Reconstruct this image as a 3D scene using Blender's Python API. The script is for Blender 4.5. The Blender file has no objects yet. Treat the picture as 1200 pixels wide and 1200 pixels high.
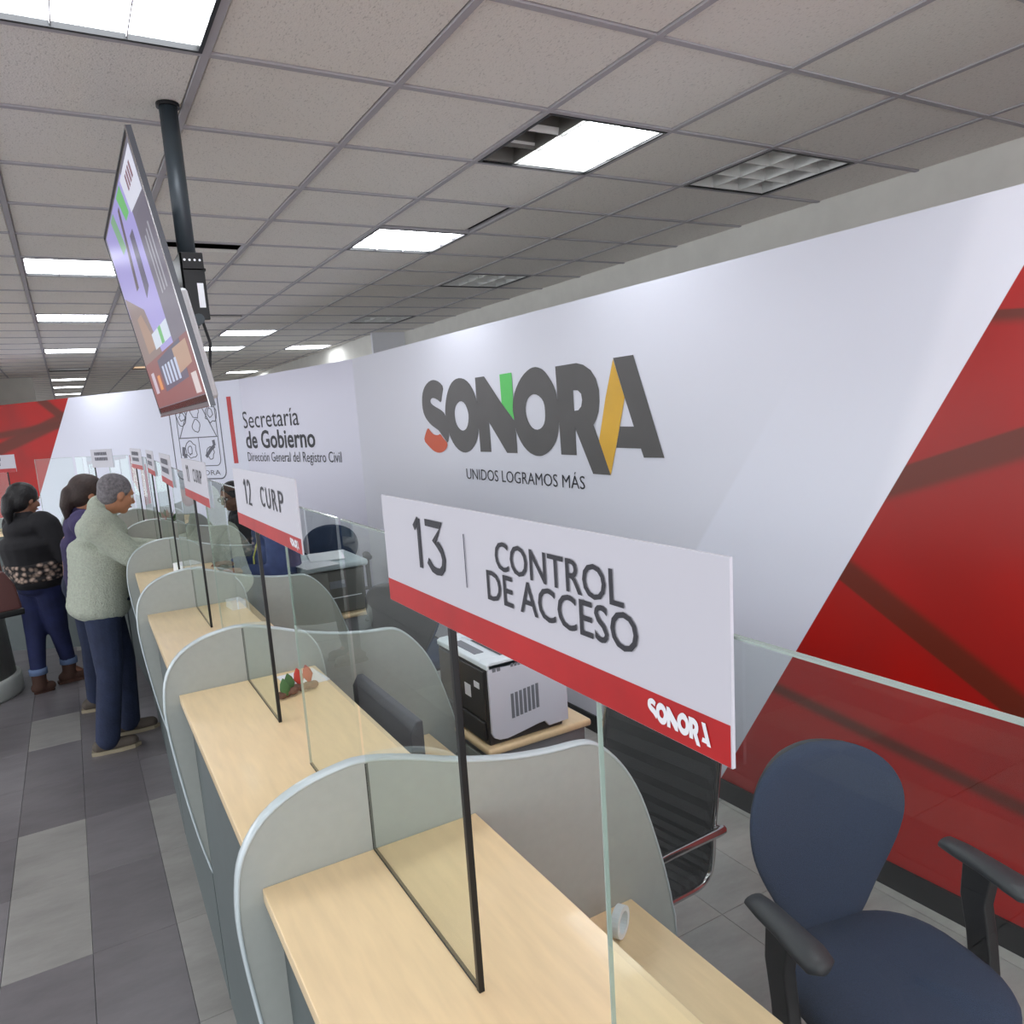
import bpy, bmesh, math, random
from mathutils import Vector, Matrix, Euler
R = math.radians
random.seed(7)
scn = bpy.context.scene
COL = scn.collection
V = Vector

# ------------------------------------------------------------------ camera, world, exposure
CAMZ = 1.89
yaw, pitch, roll = 0.5199, -0.1675, -0.0649
_f = V((math.sin(yaw)*math.cos(pitch), math.cos(yaw)*math.cos(pitch), math.sin(pitch)))
_r = V((math.cos(yaw), -math.sin(yaw), 0)); _u = _r.cross(_f)
_r2 = _r*math.cos(roll) + _u*math.sin(roll); _u2 = -_r*math.sin(roll) + _u*math.cos(roll)
cam = bpy.data.cameras.new('camera'); camo = bpy.data.objects.new('camera', cam); COL.objects.link(camo)
m3 = Matrix((_r2, _u2, -_f)).transposed()
camo.matrix_world = Matrix.Translation((0, 0, CAMZ)) @ m3.to_4x4()
cam.sensor_width = 36; cam.lens = 886.9/1200*36; cam.shift_y = 30.3/1200
cam.clip_start = 0.05; cam.clip_end = 200
scn.camera = camo
vs = scn.view_settings
vs.view_transform = 'Standard'; vs.look = 'None'; vs.exposure = 0.0; vs.gamma = 1.0
vs.use_curve_mapping = False
scn.cycles.use_denoising = True
scn.cycles.max_bounces = 8; scn.cycles.transparent_max_bounces = 24; scn.cycles.diffuse_bounces = 4
scn.cycles.sample_clamp_indirect = 4.0
world = bpy.data.worlds.new('world'); scn.world = world; world.use_nodes = True
world.node_tree.nodes['Background'].inputs[0].default_value = (0.93, 0.955, 1.0, 1)
world.node_tree.nodes['Background'].inputs[1].default_value = 2.75
LAMP = 13.0         # radiance of the lit troffer diffusers

# ------------------------------------------------------------------ materials
def lin(c):
    return tuple(((x/255)/12.92 if x/255 <= 0.04045 else ((x/255+0.055)/1.055)**2.4) for x in c)
def mat(name, rgb, rough=0.5, metal=0.0, var=0.0, vscale=6, bump=0.0, bscale=80, coat=0.0, spec=0.5, stretch=None):
    m = bpy.data.materials.new(name); m.use_nodes = True
    nt = m.node_tree; b = nt.nodes['Principled BSDF']
    c = lin(rgb) + (1,)
    b.inputs['Base Color'].default_value = c; b.inputs['Roughness'].default_value = rough
    b.inputs['Metallic'].default_value = metal; b.inputs['Coat Weight'].default_value = coat
    b.inputs['Specular IOR Level'].default_value = spec
    tc = nt.nodes.new('ShaderNodeTexCoord'); mp = nt.nodes.new('ShaderNodeMapping')
    nt.links.new(tc.outputs['Object'], mp.inputs[0])
    if stretch: mp.inputs['Scale'].default_value = stretch
    if var:
        n = nt.nodes.new('ShaderNodeTexNoise'); n.inputs['Scale'].default_value = vscale; n.inputs['Detail'].default_value = 4
        nt.links.new(mp.outputs[0], n.inputs['Vector'])
        rp = nt.nodes.new('ShaderNodeValToRGB')
        rp.color_ramp.elements[0].position = 0.3; rp.color_ramp.elements[1].position = 0.7
        rp.color_ramp.elements[0].color = tuple(max(0, x*(1-var)) for x in c[:3]) + (1,)
        rp.color_ramp.elements[1].color = tuple(min(1, x*(1+var)) for x in c[:3]) + (1,)
        nt.links.new(n.outputs[0], rp.inputs[0]); nt.links.new(rp.outputs[0], b.inputs['Base Color'])
    if bump:
        n = nt.nodes.new('ShaderNodeTexNoise'); n.inputs['Scale'].default_value = bscale
        nt.links.new(mp.outputs[0], n.inputs['Vector'])
        bp = nt.nodes.new('ShaderNodeBump'); bp.inputs['Strength'].default_value = bump; bp.inputs['Distance'].default_value = 0.01
        nt.links.new(n.outputs[0], bp.inputs['Height']); nt.links.new(bp.outputs[0], b.inputs['Normal'])
    return m
def emit(name, rgb, s):
    m = bpy.data.materials.new(name); m.use_nodes = True; nt = m.node_tree
    b = nt.nodes['Principled BSDF']; b.inputs['Base Color'].default_value = tuple(x*.25 for x in lin(rgb))+(1,) if name.startswith('screen') else lin(rgb)+(1,)
    b.inputs['Emission Color'].default_value = lin(rgb)+(1,); b.inputs['Emission Strength'].default_value = s
    b.inputs['Roughness'].default_value = 0.3
    return m
def glassmat(name, tint, refl=1.0):
    m = bpy.data.materials.new(name); m.use_nodes = True; nt = m.node_tree
    nt.nodes.remove(nt.nodes['Principled BSDF']); out = nt.nodes['Material Output']
    t = nt.nodes.new('ShaderNodeBsdfTransparent'); t.inputs[0].default_value = tint+(1,)
    g = nt.nodes.new('ShaderNodeBsdfGlossy'); g.inputs['Roughness'].default_value = 0.0
    g.inputs[0].default_value = (0.95, 1, 0.97, 1)
    fr = nt.nodes.new('ShaderNodeFresnel'); fr.inputs[0].default_value = 1.5
    mx = nt.nodes.new('ShaderNodeMixShader')
    mu = nt.nodes.new('ShaderNodeMath'); mu.operation = 'MULTIPLY'; mu.inputs[1].default_value = refl
    ge = nt.nodes.new('ShaderNodeNewGeometry'); iv = nt.nodes.new('ShaderNodeMath'); iv.operation = 'SUBTRACT'; iv.inputs[0].default_value = 1.0
    nt.links.new(ge.outputs['Backfacing'], iv.inputs[1]); nt.links.new(iv.outputs[0], mu.inputs[1])      # reflect once per pane
    nt.links.new(fr.outputs[0], mu.inputs[0]); nt.links.new(mu.outputs[0], mx.inputs[0])
    nt.links.new(t.outputs[0], mx.inputs[1]); nt.links.new(g.outputs[0], mx.inputs[2]); nt.links.new(mx.outputs[0], out.inputs[0])
    return m

M = {}
M['ceil_tile'] = mat('ceiling_tile', (236, 232, 226), 0.95, var=0.05, vscale=60, bump=0.25, bscale=160, spec=0.1)
def speckle(m):      # the fissured pinholes of mineral-fibre tiles
    nt = m.node_tree; b = nt.nodes['Principled BSDF']
    tc = nt.nodes.new('ShaderNodeTexCoord'); mp = nt.nodes.new('ShaderNodeMapping'); mp.inputs['Scale'].default_value = (1, 0.35, 1)
    n = nt.nodes.new('ShaderNodeTexNoise'); n.inputs['Scale'].default_value = 190; n.inputs['Detail'].default_value = 2
    nt.links.new(tc.outputs['Object'], mp.inputs[0]); nt.links.new(mp.outputs[0], n.inputs['Vector'])
    rp = nt.nodes.new('ShaderNodeValToRGB'); rp.color_ramp.elements[0].position = 0.30; rp.color_ramp.elements[1].position = 0.42
    rp.color_ramp.elements[0].color = lin((212, 208, 202))+(1,); rp.color_ramp.elements[1].color = lin((236, 232, 226))+(1,)
    nt.links.new(n.outputs[0], rp.inputs[0]); nt.links.new(rp.outputs[0], b.inputs['Base Color'])
speckle(M['ceil_tile'])
M['tbar'] = mat('grid_metal', (176, 173, 178), 0.7)
M['plaster'] = mat('painted_plaster', (222, 221, 214), 0.8, var=0.04, bump=0.1)
M['plenum'] = mat('plenum_dark', (30, 29, 28), 0.9)
M['white'] = mat('white_paint', (226, 227, 232), 0.5)
M['lam'] = mat('grey_laminate', (160, 165, 160), 0.42, var=0.03, vscale=40)
M['lamdark'] = mat('dark_grey_laminate', (86, 95, 95), 0.5, var=0.04, vscale=20)
M['edge'] = mat('edge_band', (188, 200, 203), 0.28, 0.0, coat=0.4)
M['maple'] = mat('maple_laminate', (236, 210, 166), 0.3, var=0.05, vscale=7, stretch=(8, 1, 8), coat=0.15)
M['maple_edge'] = mat('maple_edge', (200, 172, 132), 0.45)
M['black'] = mat('black_plastic', (24, 24, 26), 0.4)
M['blackmetal'] = mat('black_metal', (28, 29, 31), 0.35, 0.3)
M['polemetal'] = mat('pole_paint', (58, 66, 72), 0.4, 0.2)
M['chrome'] = mat('chrome', (190, 190, 192), 0.15, 1.0)
M['bluefab'] = mat('blue_fabric', (46, 62, 90), 0.9, var=0.15, vscale=300, bump=0.5, bscale=500)
M['armrub'] = mat('armrest_rubber', (52, 55, 60), 0.45)
M['meshblk'] = mat('black_mesh', (30, 31, 33), 0.6, bump=0.3, bscale=400)
M['prwhite'] = mat('printer_white', (214, 217, 228), 0.4)
M['prlid'] = mat('printer_lid', (226, 236, 242), 0.35)
M['prblack'] = mat('printer_black', (50, 49, 50), 0.4)
M['prgrey'] = mat('printer_grey', (120, 124, 132), 0.5)
M['mfp'] = mat('copier_body', (98, 98, 94), 0.5)
M['mfplid'] = mat('copier_lid', (186, 200, 206), 0.4)
M['paper'] = mat('paper', (232, 234, 240), 0.7)
M['signw'] = mat('sign_white', (196, 195, 204), 0.5)
M['red'] = mat('sign_red', (174, 20, 24), 0.45, var=0.12, vscale=12)
M['ink'] = mat('ink', (44, 44, 52), 0.6)
M['inklight'] = mat('ink_light', (96, 96, 108), 0.6)
M['redink'] = mat('red_print', (186, 40, 44), 0.5)
M['logodark'] = mat('logo_dark', (78, 76, 76), 0.45, var=0.08, vscale=3)
M['logogreen'] = mat('logo_green', (84, 196, 92), 0.45)
M['logoorange'] = mat('logo_orange', (200, 76, 30), 0.45)
M['logoyellow'] = mat('logo_yellow', (212, 164, 44), 0.45, var=0.1, vscale=3)
M['glass'] = glassmat('clear_glass', (0.935, 0.968, 0.952))
M['glassedge'] = mat('glass_edge', (158, 172, 166), 0.2, coat=0.4)
M['slot'] = mat('dark_joint', (46, 48, 44), 0.7)
M['screenglass'] = mat('screen_bezel', (20, 20, 22), 0.15)
M['tvback'] = mat('tv_back', (210, 212, 216), 0.4)
M['alu'] = mat('louvre_aluminium', (222, 223, 220), 0.35, 0.15)
M['lampon'] = emit('lamp_diffuser', (246, 250, 255), LAMP)
M['lampwarm'] = emit('lamp_warm', (255, 214, 170), 1.2)
M['skin'] = mat('skin', (176, 122, 92), 0.55, var=0.06, vscale=20)
M['skindk'] = mat('skin_dark', (138, 96, 76), 0.55, var=0.06, vscale=20)
M['hairgrey'] = mat('grey_hair', (112, 108, 112), 0.7, var=0.35, vscale=60, bump=0.8, bscale=90)
M['hairblk'] = mat('black_hair', (20, 18, 20), 0.5, bump=0.5, bscale=80)
M['hairbrn'] = mat('brown_hair', (52, 38, 34), 0.6, var=0.3, vscale=20, bump=0.5, bscale=80)
M['sherpa'] = mat('sherpa_fleece', (176, 182, 168), 0.98, var=0.10, vscale=70, bump=1.0, bscale=110, spec=0.1)
M['navy'] = mat('navy_denim', (30, 40, 66), 0.85, var=0.2, vscale=12, bump=0.3, bscale=60)
M['jeans'] = mat('blue_jeans', (26, 34, 74), 0.85, var=0.25, vscale=9)
M['cuff'] = mat('pale_denim', (96, 116, 150), 0.85)
M['blackknit'] = mat('black_knit', (24, 23, 27), 0.9, var=0.2, vscale=20)
M['purple'] = mat('purple_knit', (62, 54, 92), 0.9, var=0.15, vscale=20)
M['bluevest'] = mat('blue_shirt', (58, 72, 112), 0.85, var=0.2, vscale=14)
M['darkjacket'] = mat('dark_jacket', (34, 34, 40), 0.85)
M['brownboot'] = mat('brown_suede', (70, 46, 36), 0.8)
M['shoe'] = mat('taupe_shoe', (78, 70, 62), 0.75)
M['sole'] = mat('pale_sole', (150, 140, 118), 0.7)
M['bag'] = mat('brown_bag', (92, 56, 54), 0.5)
M['eye'] = mat('eye_white', (225, 220, 215), 0.3)
M['pupil'] = mat('pupil', (20, 14, 12), 0.2)
M['lip'] = mat('lip', (140, 78, 68), 0.5)
M['binbody'] = mat('grey_bin', (104, 104, 100), 0.4)
M['binring'] = mat('pale_ring', (180, 184, 180), 0.35)
M['pink'] = mat('pink_wrap', (238, 150, 176), 0.6)
M['green'] = mat('leaf_green', (70, 110, 62), 0.6)
M['redleaf'] = mat('red_leaf', (186, 60, 48), 0.6)
M['twig'] = mat('brown_craft', (112, 82, 66), 0.8, var=0.4, vscale=60)
M['wire'] = mat('yellow_cable', (200, 200, 90), 0.5)
def leopard():
    m = mat('leopard_print', (150, 120, 100), 0.85); nt = m.node_tree; b = nt.nodes['Principled BSDF']
    v = nt.nodes.new('ShaderNodeTexVoronoi'); v.inputs['Scale'].default_value = 30
    tc = nt.nodes.new('ShaderNodeTexCoord'); nt.links.new(tc.outputs['Object'], v.inputs['Vector'])
    rp = nt.nodes.new('ShaderNodeValToRGB'); e = rp.color_ramp.elements
    e[0].position = 0.0; e[0].color = lin((205, 178, 160))+(1,); e[1].position = 0.62; e[1].color = lin((26, 22, 24))+(1,)
    nt.links.new(v.outputs['Distance'], rp.inputs[0]); nt.links.new(rp.outputs[0], b.inputs['Base Color'])
    return m
M['leopard'] = leopard()

def stone(name, rgb, rough=0.33):
    m = mat(name, rgb, rough, var=0.10, vscale=5, bump=0.06, bscale=30, coat=0.0)
    nt = m.node_tree; b = nt.nodes['Principled BSDF']
    geo = nt.nodes.new('ShaderNodeNewGeometry')
    n = nt.nodes.new('ShaderNodeTexNoise'); n.inputs['Scale'].default_value = 3.0; n.inputs['Detail'].default_value = 9; n.inputs['Roughness'].default_value = 0.65
    mp = nt.nodes.new('ShaderNodeMapping'); mp.inputs['Rotation'].default_value = (0, 0, 0.6); mp.inputs['Scale'].default_value = (1, 2.6, 1)
    nt.links.new(geo.outputs['Position'], mp.inputs[0]); nt.links.new(mp.outputs[0], n.inputs['Vector'])
    rp = nt.nodes.new('ShaderNodeValToRGB'); e = rp.color_ramp.elements
    c = lin(rgb)
    e[0].position = 0.25; e[0].color = tuple(x*0.78 for x in c)+(1,)
    e[1].position = 0.62; e[1].color = tuple(min(1, x*1.12) for x in c)+(1,)
    e2 = rp.color_ramp.elements.new(0.72); e2.color = tuple(min(1, x*1.12) for x in c)+(1,)
    e3 = rp.color_ramp.elements.new(0.78); e3.color = tuple(min(1, x*1.7) for x in c)+(1,)
    nt.links.new(n.outputs[0], rp.inputs[0]); nt.links.new(rp.outputs[0], b.inputs['Base Color'])
    return m
M['stone'] = [stone('floor_stone_dark', (108, 104, 107)), stone('floor_stone_slate', (118, 114, 117)), stone('floor_stone_pale', (146, 144, 140))]
M['stonelight'] = [stone('floor_stone_grey', (158, 158, 155)), stone('floor_stone_grey_warm', (166, 164, 160))]

# printed wall graphic: white with faint facets, a red field with brown bands
def wallgraphic(name, redline, bands, side=1, facets=()):
    """redline: ((u,z),(u,z)) edge of the red field; red lies where side*(cross) > 0."""
    m = bpy.data.materials.new(name); m.use_nodes = True; nt = m.node_tree; b = nt.nodes['Principled BSDF']
    b.inputs['Roughness'].default_value = 0.30; b.inputs['Specular IOR Level'].default_value = 0.4
    tc = nt.nodes.new('ShaderNodeTexCoord'); sp = nt.nodes.new('ShaderNodeSeparateXYZ'); nt.links.new(tc.outputs['Object'], sp.inputs[0])
    U, Z = sp.outputs[0], sp.outputs[2]
    def mth(op, a, c=None, d=None):
        n = nt.nodes.new('ShaderNodeMath'); n.operation = op
        for i, x in enumerate((a, c, d)):
            if x is None: continue
            if isinstance(x, (int, float)): n.inputs[i].default_value = x
            else: nt.links.new(x, n.inputs[i])
        return n.outputs[0]
    def dist(p, q):     # signed distance to the line p-q
        dx, dz = q[0]-p[0], q[1]-p[1]; L = math.hypot(dx, dz); nx, nz = -dz/L, dx/L
        return mth('ADD', mth('ADD', mth('MULTIPLY', U, nx), mth('MULTIPLY', Z, nz)), -(p[0]*nx+p[1]*nz))
    def ss(v, lo, hi):
        n = nt.nodes.new('ShaderNodeMapRange'); n.interpolation_type = 'SMOOTHSTEP'; nt.links.new(v, n.inputs[0])
        n.inputs[1].default_value = lo; n.inputs[2].default_value = hi; return n.outputs[0]
    def mix(fac, a, bb):
        n = nt.nodes.new('ShaderNodeMix'); n.data_type = 'RGBA'; nt.links.new(fac, n.inputs[0])
        for i, x in ((6, a), (7, bb)):
            if isinstance(x, tuple): n.inputs[i].default_value = x
            else: nt.links.new(x, n.inputs[i])
        return n.outputs[2]
    base = lin((222, 224, 238))+(1,)
    for (p, q, soft, rgb) in facets:
        base = mix(ss(dist(p, q), -soft, soft), base, lin(rgb)+(1,))
    red = lin((176, 22, 16))+(1,); redd = lin((152, 30, 26))+(1,); brown = lin((98, 40, 26))+(1,)
    nz = nt.nodes.new('ShaderNodeTexNoise'); nz.inputs['Scale'].default_value = 1.1; nt.links.new(tc.outputs['Object'], nz.inputs['Vector'])
    redc = mix(ss(nz.outputs[0], 0.35, 0.6), redd, red)
    for (p, q, w, softlo, softhi) in bands:
        d = dist(p, q)
        a = mth('MULTIPLY', ss(d, -w/2-softlo, -w/2+softlo), mth('SUBTRACT', 1.0, ss(d, w/2-softhi, w/2+softhi)))
        a = mth('MULTIPLY', a, 0.92)
        redc = mix(a, redc, brown)
    if redline:
        d = dist(*redline)
        if side < 0: d = mth('MULTIPLY', d, -1.0)
        col = mix(ss(d, -0.0015, 0.0015), base, redc)
    else: col = base
    if isinstance(col, tuple): b.inputs['Base Color'].default_value = col
    else: nt.links.new(col, b.inputs['Base Color'])
    return m

# ------------------------------------------------------------------ mesh helpers
class MB:
    def __init__(s): s.v = []; s.f = []; s.m = []
    def add(s, vs, fs, mi=0):
        o = len(s.v); s.v += [tuple(x) for x in vs]; s.f += [tuple(i+o for i in f) for f in fs]; s.m += [mi]*len(fs); return s
    def box(s, a, b, mi=0, T=None):
        x0, y0, z0 = [min(a[i], b[i]) for i in range(3)]; x1, y1, z1 = [max(a[i], b[i]) for i in range(3)]
        vs = [V(p) for p in ((x0,y0,z0),(x1,y0,z0),(x1,y1,z0),(x0,y1,z0),(x0,y0,z1),(x1,y0,z1),(x1,y1,z1),(x0,y1,z1))]
        if T: vs = [T @ p for p in vs]
        return s.add(vs, [(0,3,2,1),(4,5,6,7),(0,1,5,4),(1,2,6,5),(2,3,7,6),(3,0,4,7)], mi)
    def prism(s, poly, fn, t0, t1, mi=0):
        """poly of 2D points; fn(a,b,t)->3D; extruded from t0 to t1."""
        n = len(poly); vs = [fn(a, b, t0) for a, b in poly] + [fn(a, b, t1) for a, b in poly]
        fs = [tuple(range(n-1, -1, -1)), tuple(range(n, 2*n))] + [(i, (i+1) % n, n+(i+1) % n, n+i) for i in range(n)]
        return s.add(vs, fs, mi)
    def loft(s, rings, mi=0, cap=True, closed=False):
        n = len(rings[0]); vs = [p for r in rings for p in r]; fs = []
        K = len(rings)
        for k in range(K if closed else K-1):
            k2 = (k+1) % K
            for i in range(n):
                j = (i+1) % n; fs.append((k*n+i, k*n+j, k2*n+j, k2*n+i))
        if cap and not closed: fs += [tuple(range(n-1, -1, -1)), tuple((K-1)*n+i for i in range(n))]
        return s.add(vs, fs, mi)
    def tube(s, pts, r, n=10, mi=0):
        pts = [V(p) for p in pts]; rr = r if isinstance(r, (list, tuple)) else [r]*len(pts)
        rings = []; prev = None
        for i, p in enumerate(pts):
            d = (pts[min(i+1, len(pts)-1)] - pts[max(i-1, 0)]).normalized()
            a = prev if prev is not None else (V((0, 0, 1)) if abs(d.z) < 0.9 else V((1, 0, 0)))
            x = d.cross(a).normalized() if abs(d.dot(a)) < 0.999 else d.orthogonal().normalized()
            y = x.cross(d).normalized(); prev = y
            rings.append([p + (x*math.cos(2*math.pi*k/n) + y*math.sin(2*math.pi*k/n))*rr[i] for k in range(n)])
        return s.loft(rings, mi)
    def ell(s, c, r, n=14, k=8, T=None, mi=0):
        c = V(c); r = (r, r, r) if isinstance(r, (int, float)) else r; rings = []
        for j in range(1, k):
            a = math.pi*j/k; ring = []
            for i in range(n):
                b = 2*math.pi*i/n; p = V((math.sin(a)*math.cos(b)*r[0], math.sin(a)*math.sin(b)*r[1], -math.cos(a)*r[2]))
                ring.append(c + (T @ p if T else p))
            rings.append(ring)
        return s.loft(rings, mi)
    def caps(s, p, q, r0, r1, n=12, mi=0):
        p, q = V(p), V(q); d = q-p; L = d.length; d.normalize(); x = d.orthogonal().normalized(); y = d.cross(x); rings = []
        for a in (-80, -55, -25): rings.append((p + d*math.sin(R(a))*r0, r0*math.cos(R(a))))
        rings += [(p, r0), ((p+q)/2, (r0+r1)/2), (q, r1)]
        for a in (25, 55, 80): rings.append((q + d*math.sin(R(a))*r1, r1*math.cos(R(a))))
        return s.loft([[c + (x*math.cos(2*math.pi*k/n) + y*math.sin(2*math.pi*k/n))*rad for k in range(n)] for c, rad in rings], mi)
    def mesh(s, name, mats):
        me = bpy.data.meshes.new(name); me.from_pydata(s.v, [], s.f)
        for m in (mats if isinstance(mats, (list, tuple)) else [mats]): me.materials.append(m)
        me.polygons.foreach_set('material_index', s.m); me.validate(); me.update(); return me

def tag(o, label=None, cat=None, group=None, kind=None):
    if label: o['label'] = label
    if cat: o['category'] = cat
    if group: o['group'] = group
    if kind: o['kind'] = kind
    return o
def link(name, me, parent=None, smooth=False, bevel=0, segs=2):
    o = bpy.data.objects.new(name, me); COL.objects.link(o)
    if parent: o.parent = parent
    if smooth:
        me.polygons.foreach_set('use_smooth', [True]*len(me.polygons))
    if bevel:
        b = o.modifiers.new('bevel', 'BEVEL'); b.width = bevel; b.segments = segs; b.limit_method = 'ANGLE'; b.angle_limit = R(35)
        me.polygons.foreach_set('use_smooth', [True]*len(me.polygons))
        w = o.modifiers.new('wn', 'WEIGHTED_NORMAL'); w.keep_sharp = True
    return o
def obj(name, mb, m, parent=None, **k): return link(name, mb.mesh(name, m), parent, **k)
def thing(name, loc, rz=0, label=None, cat=None, group=None):
    o = bpy.data.objects.new(name, None); COL.objects.link(o); o.location = loc; o.rotation_euler = (0, 0, rz)
    o.empty_display_size = 0.1
    return tag(o, label, cat, group)
def copytree(o, loc, rz, label, parent=None):
    def cp(s, par):
        c = s.copy(); COL.objects.link(c)
        if par: c.parent = par
        for ch in list(s.children): cp(ch, c)
        return c
    c = cp(o, None); c.location = loc; c.rotation_euler = (0, 0, rz); c['label'] = label
    return c
ID3 = Matrix.Identity(3)

# text and outline meshes -------------------------------------------------
_cap = None
def curve_mesh(cu):
    o = bpy.data.objects.new('tmp', cu); COL.objects.link(o)
    dg = bpy.context.evaluated_depsgraph_get(); me = bpy.data.meshes.new_from_object(o.evaluated_get(dg))
    bpy.data.objects.remove(o); return me
def text_raw(s, bold=0.0):
    cu = bpy.data.curves.new('txt', 'FONT'); cu.body = s; cu.size = 1; cu.offset = bold; cu.resolution_u = 3
    return curve_mesh(cu)
def text(name, s, T, w, h, m, parent, bold=0.0, spacing=None):
    """T(a,b) -> 3D with a in 0..w to the reading right, b height above baseline; h = capital height"""
    global _cap
    if _cap is None: _cap = max(v.co.y for v in text_raw('H').vertices)
    me = text_raw(s, bold)
    x0 = min(v.co.x for v in me.vertices); x1 = max(v.co.x for v in me.vertices)
    for v in me.vertices: v.co = T((v.co.x-x0)/(x1-x0)*w, v.co.y/_cap*h)
    me.materials.clear(); me.materials.append(m)
    me.name = name
    return link(name, me, parent)
def outline(name, polys, T, m, parent):
    """polys: outer + hole outlines in 2D; filled flat, mapped by T"""
    cu = bpy.data.curves.new('o', 'CURVE'); cu.dimensions = '2D'; cu.fill_mode = 'BOTH'
    for P in polys:
        sp = cu.splines.new('POLY'); sp.points.add(len(P)-1); sp.use_cyclic_u = True
        for i, q in enumerate(P): sp.points[i].co = (q[0], q[1], 0, 1)
    me = curve_mesh(cu)
    for v in me.vertices: v.co = T(v.co.x, v.co.y)
    me.materials.clear(); me.materials.append(m); me.name = name
    return link(name, me, parent)
def resmooth(P, n=2):   # Chaikin rounding for traced curves
    for _ in range(n):
        Q = []
        for i in range(len(P)):
            a, b = P[i], P[(i+1) % len(P)]
            Q += [(a[0]*.75+b[0]*.25, a[1]*.75+b[1]*.25), (a[0]*.25+b[0]*.75, a[1]*.25+b[1]*.75)]
        P = Q
    return P

# ------------------------------------------------------------------ ceiling
CH = 2.988; GX, GY, GT = 1.1275, 1.9365, 0.61
LIT = {(1,1):'part', (1,4):'on', (-2,0):'on', (-2,6):'on', (-2,10):'on', (1,12):'on', (1,15):'on', (3,15):'on', (-2,15):'on',
       (-2,24):'on', (-2,28):'on', (-2,33):'on', (3,23):'on', (3,1):'off', (3,6):'off', (3,10):'off', (-2,20):'off',
       (1,-3):'on', (-2,-4):'on', (-5,0):'on', (-5,6):'on', (-5,12):'on', (0,20):'warm'}
HOLES = {(-1,5), (0,10)}
ceiling = obj('ceiling', MB().box((-4.4, -2.5, CH+0.16), (4.6, 27, CH+0.2)), M['plenum']); tag(ceiling, kind='structure')
IMAX = 4
g = MB()
for i in range(-9, IMAX+1):
    x = GX+GT*i; g.box((x-.012, -2.5, CH-.004), (x+.012, 27, CH+.02))
obj('ceiling_grid_runner', g, M['tbar'], ceiling)
g = MB()
for j in range(-7, 42):
    y = GY+GT*j; g.box((-4.4, y-.012, CH-.0035), (4.05, y+.012, CH+.02))
obj('ceiling_grid_crossbar', g, M['tbar'], ceiling)
def tile_mesh(w, name):
    b = MB(); x0, x1, y0, y1 = .013, w-.013, .013, GT-.013; e = .006
    b.loft([[V((x0, y0, .02)), V((x1, y0, .02)), V((x1, y1, .02)), V((x0, y1, .02))],
            [V((x0, y0, .008)), V((x1, y0, .008)), V((x1, y1, .008)), V((x0, y1, .008))],
            [V((x0+e, y0+e, .002)), V((x1-e, y0+e, .002)), V((x1-e, y1-e, .002)), V((x0+e, y1-e, .002))]])
    return b.mesh(name, M['ceil_tile'])
tm = tile_mesh(GT, 'ceiling_tile'); tmn = tile_mesh(4.05-(GX+GT*IMAX)+.013, 'ceiling_tile_cut')
rest = MB()
for i in range(-9, IMAX+1):
    for j in range(-7, 41):
        if (i, j) in LIT or (i, j) in HOLES: continue
        x, y = GX+GT*i, GY+GT*j
        if -5 <= i and -2 <= j <= 12 and not (i > 0 and j < 0) and not (i < -3 and j < 3):
            o = link('ceiling_tile', tm if i < IMAX else tmn, ceiling); o.location = (x, y, CH)
            if (i, j) == (1, 3): o.location = (x, y, CH+.001); o.scale = (.925, .95, 1)
        else:
            w = GT if i < IMAX else 4.05-x+.013
            rest.box((x+.013, y+.013, CH+.002), (x+w-.013, y+GT-.013, CH+.02))
tag(obj('ceiling_tile_remainder', rest, M['ceil_tile'], ceiling), kind='stuff')
# the two disturbed cells: tiles pushed back, a dark slot open on the near side
for (i, j) in HOLES:
    o = link('ceiling_tile', tm, ceiling); o.location = (GX+GT*i, GY+GT*j+.25, CH+.002); o.scale = (1, .57, 1)
n_l = 0
LNAMES = {(1,1):'square ceiling light nearest the branded wall, left third of its louvres unlit', (1,4):'lit square ceiling light touching the black gap between ceiling tiles',
 (-2,0):'large bright ceiling light at the upper left corner above the TV', (-2,6):'bright ceiling light seen just left of the TV screen', (-2,10):'thin bright ceiling light below the one beside the TV screen',
 (3,1):'unlit louvred ceiling light high above the white wall', (3,6):'unlit louvred ceiling light in the middle of the row by the wall', (3,10):'unlit louvred ceiling light farthest along the wall row',
 (1,12):'distant lit ceiling light right of the TV bracket', (1,15):'distant lit ceiling light just behind the TV edge', (3,15):'distant lit ceiling light near the white column',
 (-2,15):'fourth lit ceiling light down the left aisle', (-2,20):'unlit ceiling light far down the left aisle', (-2,24):'far bright ceiling strip above the red wall', (-2,28):'second farthest ceiling strip above the red wall',
 (-2,33):'farthest ceiling strip just over the red wall', (3,23):'small far ceiling light over the partition behind the TV', (0,20):'far warm yellowish ceiling strip',
 (1,-3):'ceiling light behind the viewer over the counter', (-2,-4):'ceiling light behind the viewer over the aisle', (-5,0):'ceiling light left of the view, nearest row', (-5,6):'ceiling light left of the view, middle row',
 (-5,12):'ceiling light left of the view, far row', (-8,3):'outer left ceiling light, near one', (-8,9):'outer left ceiling light, far one'}
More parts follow.
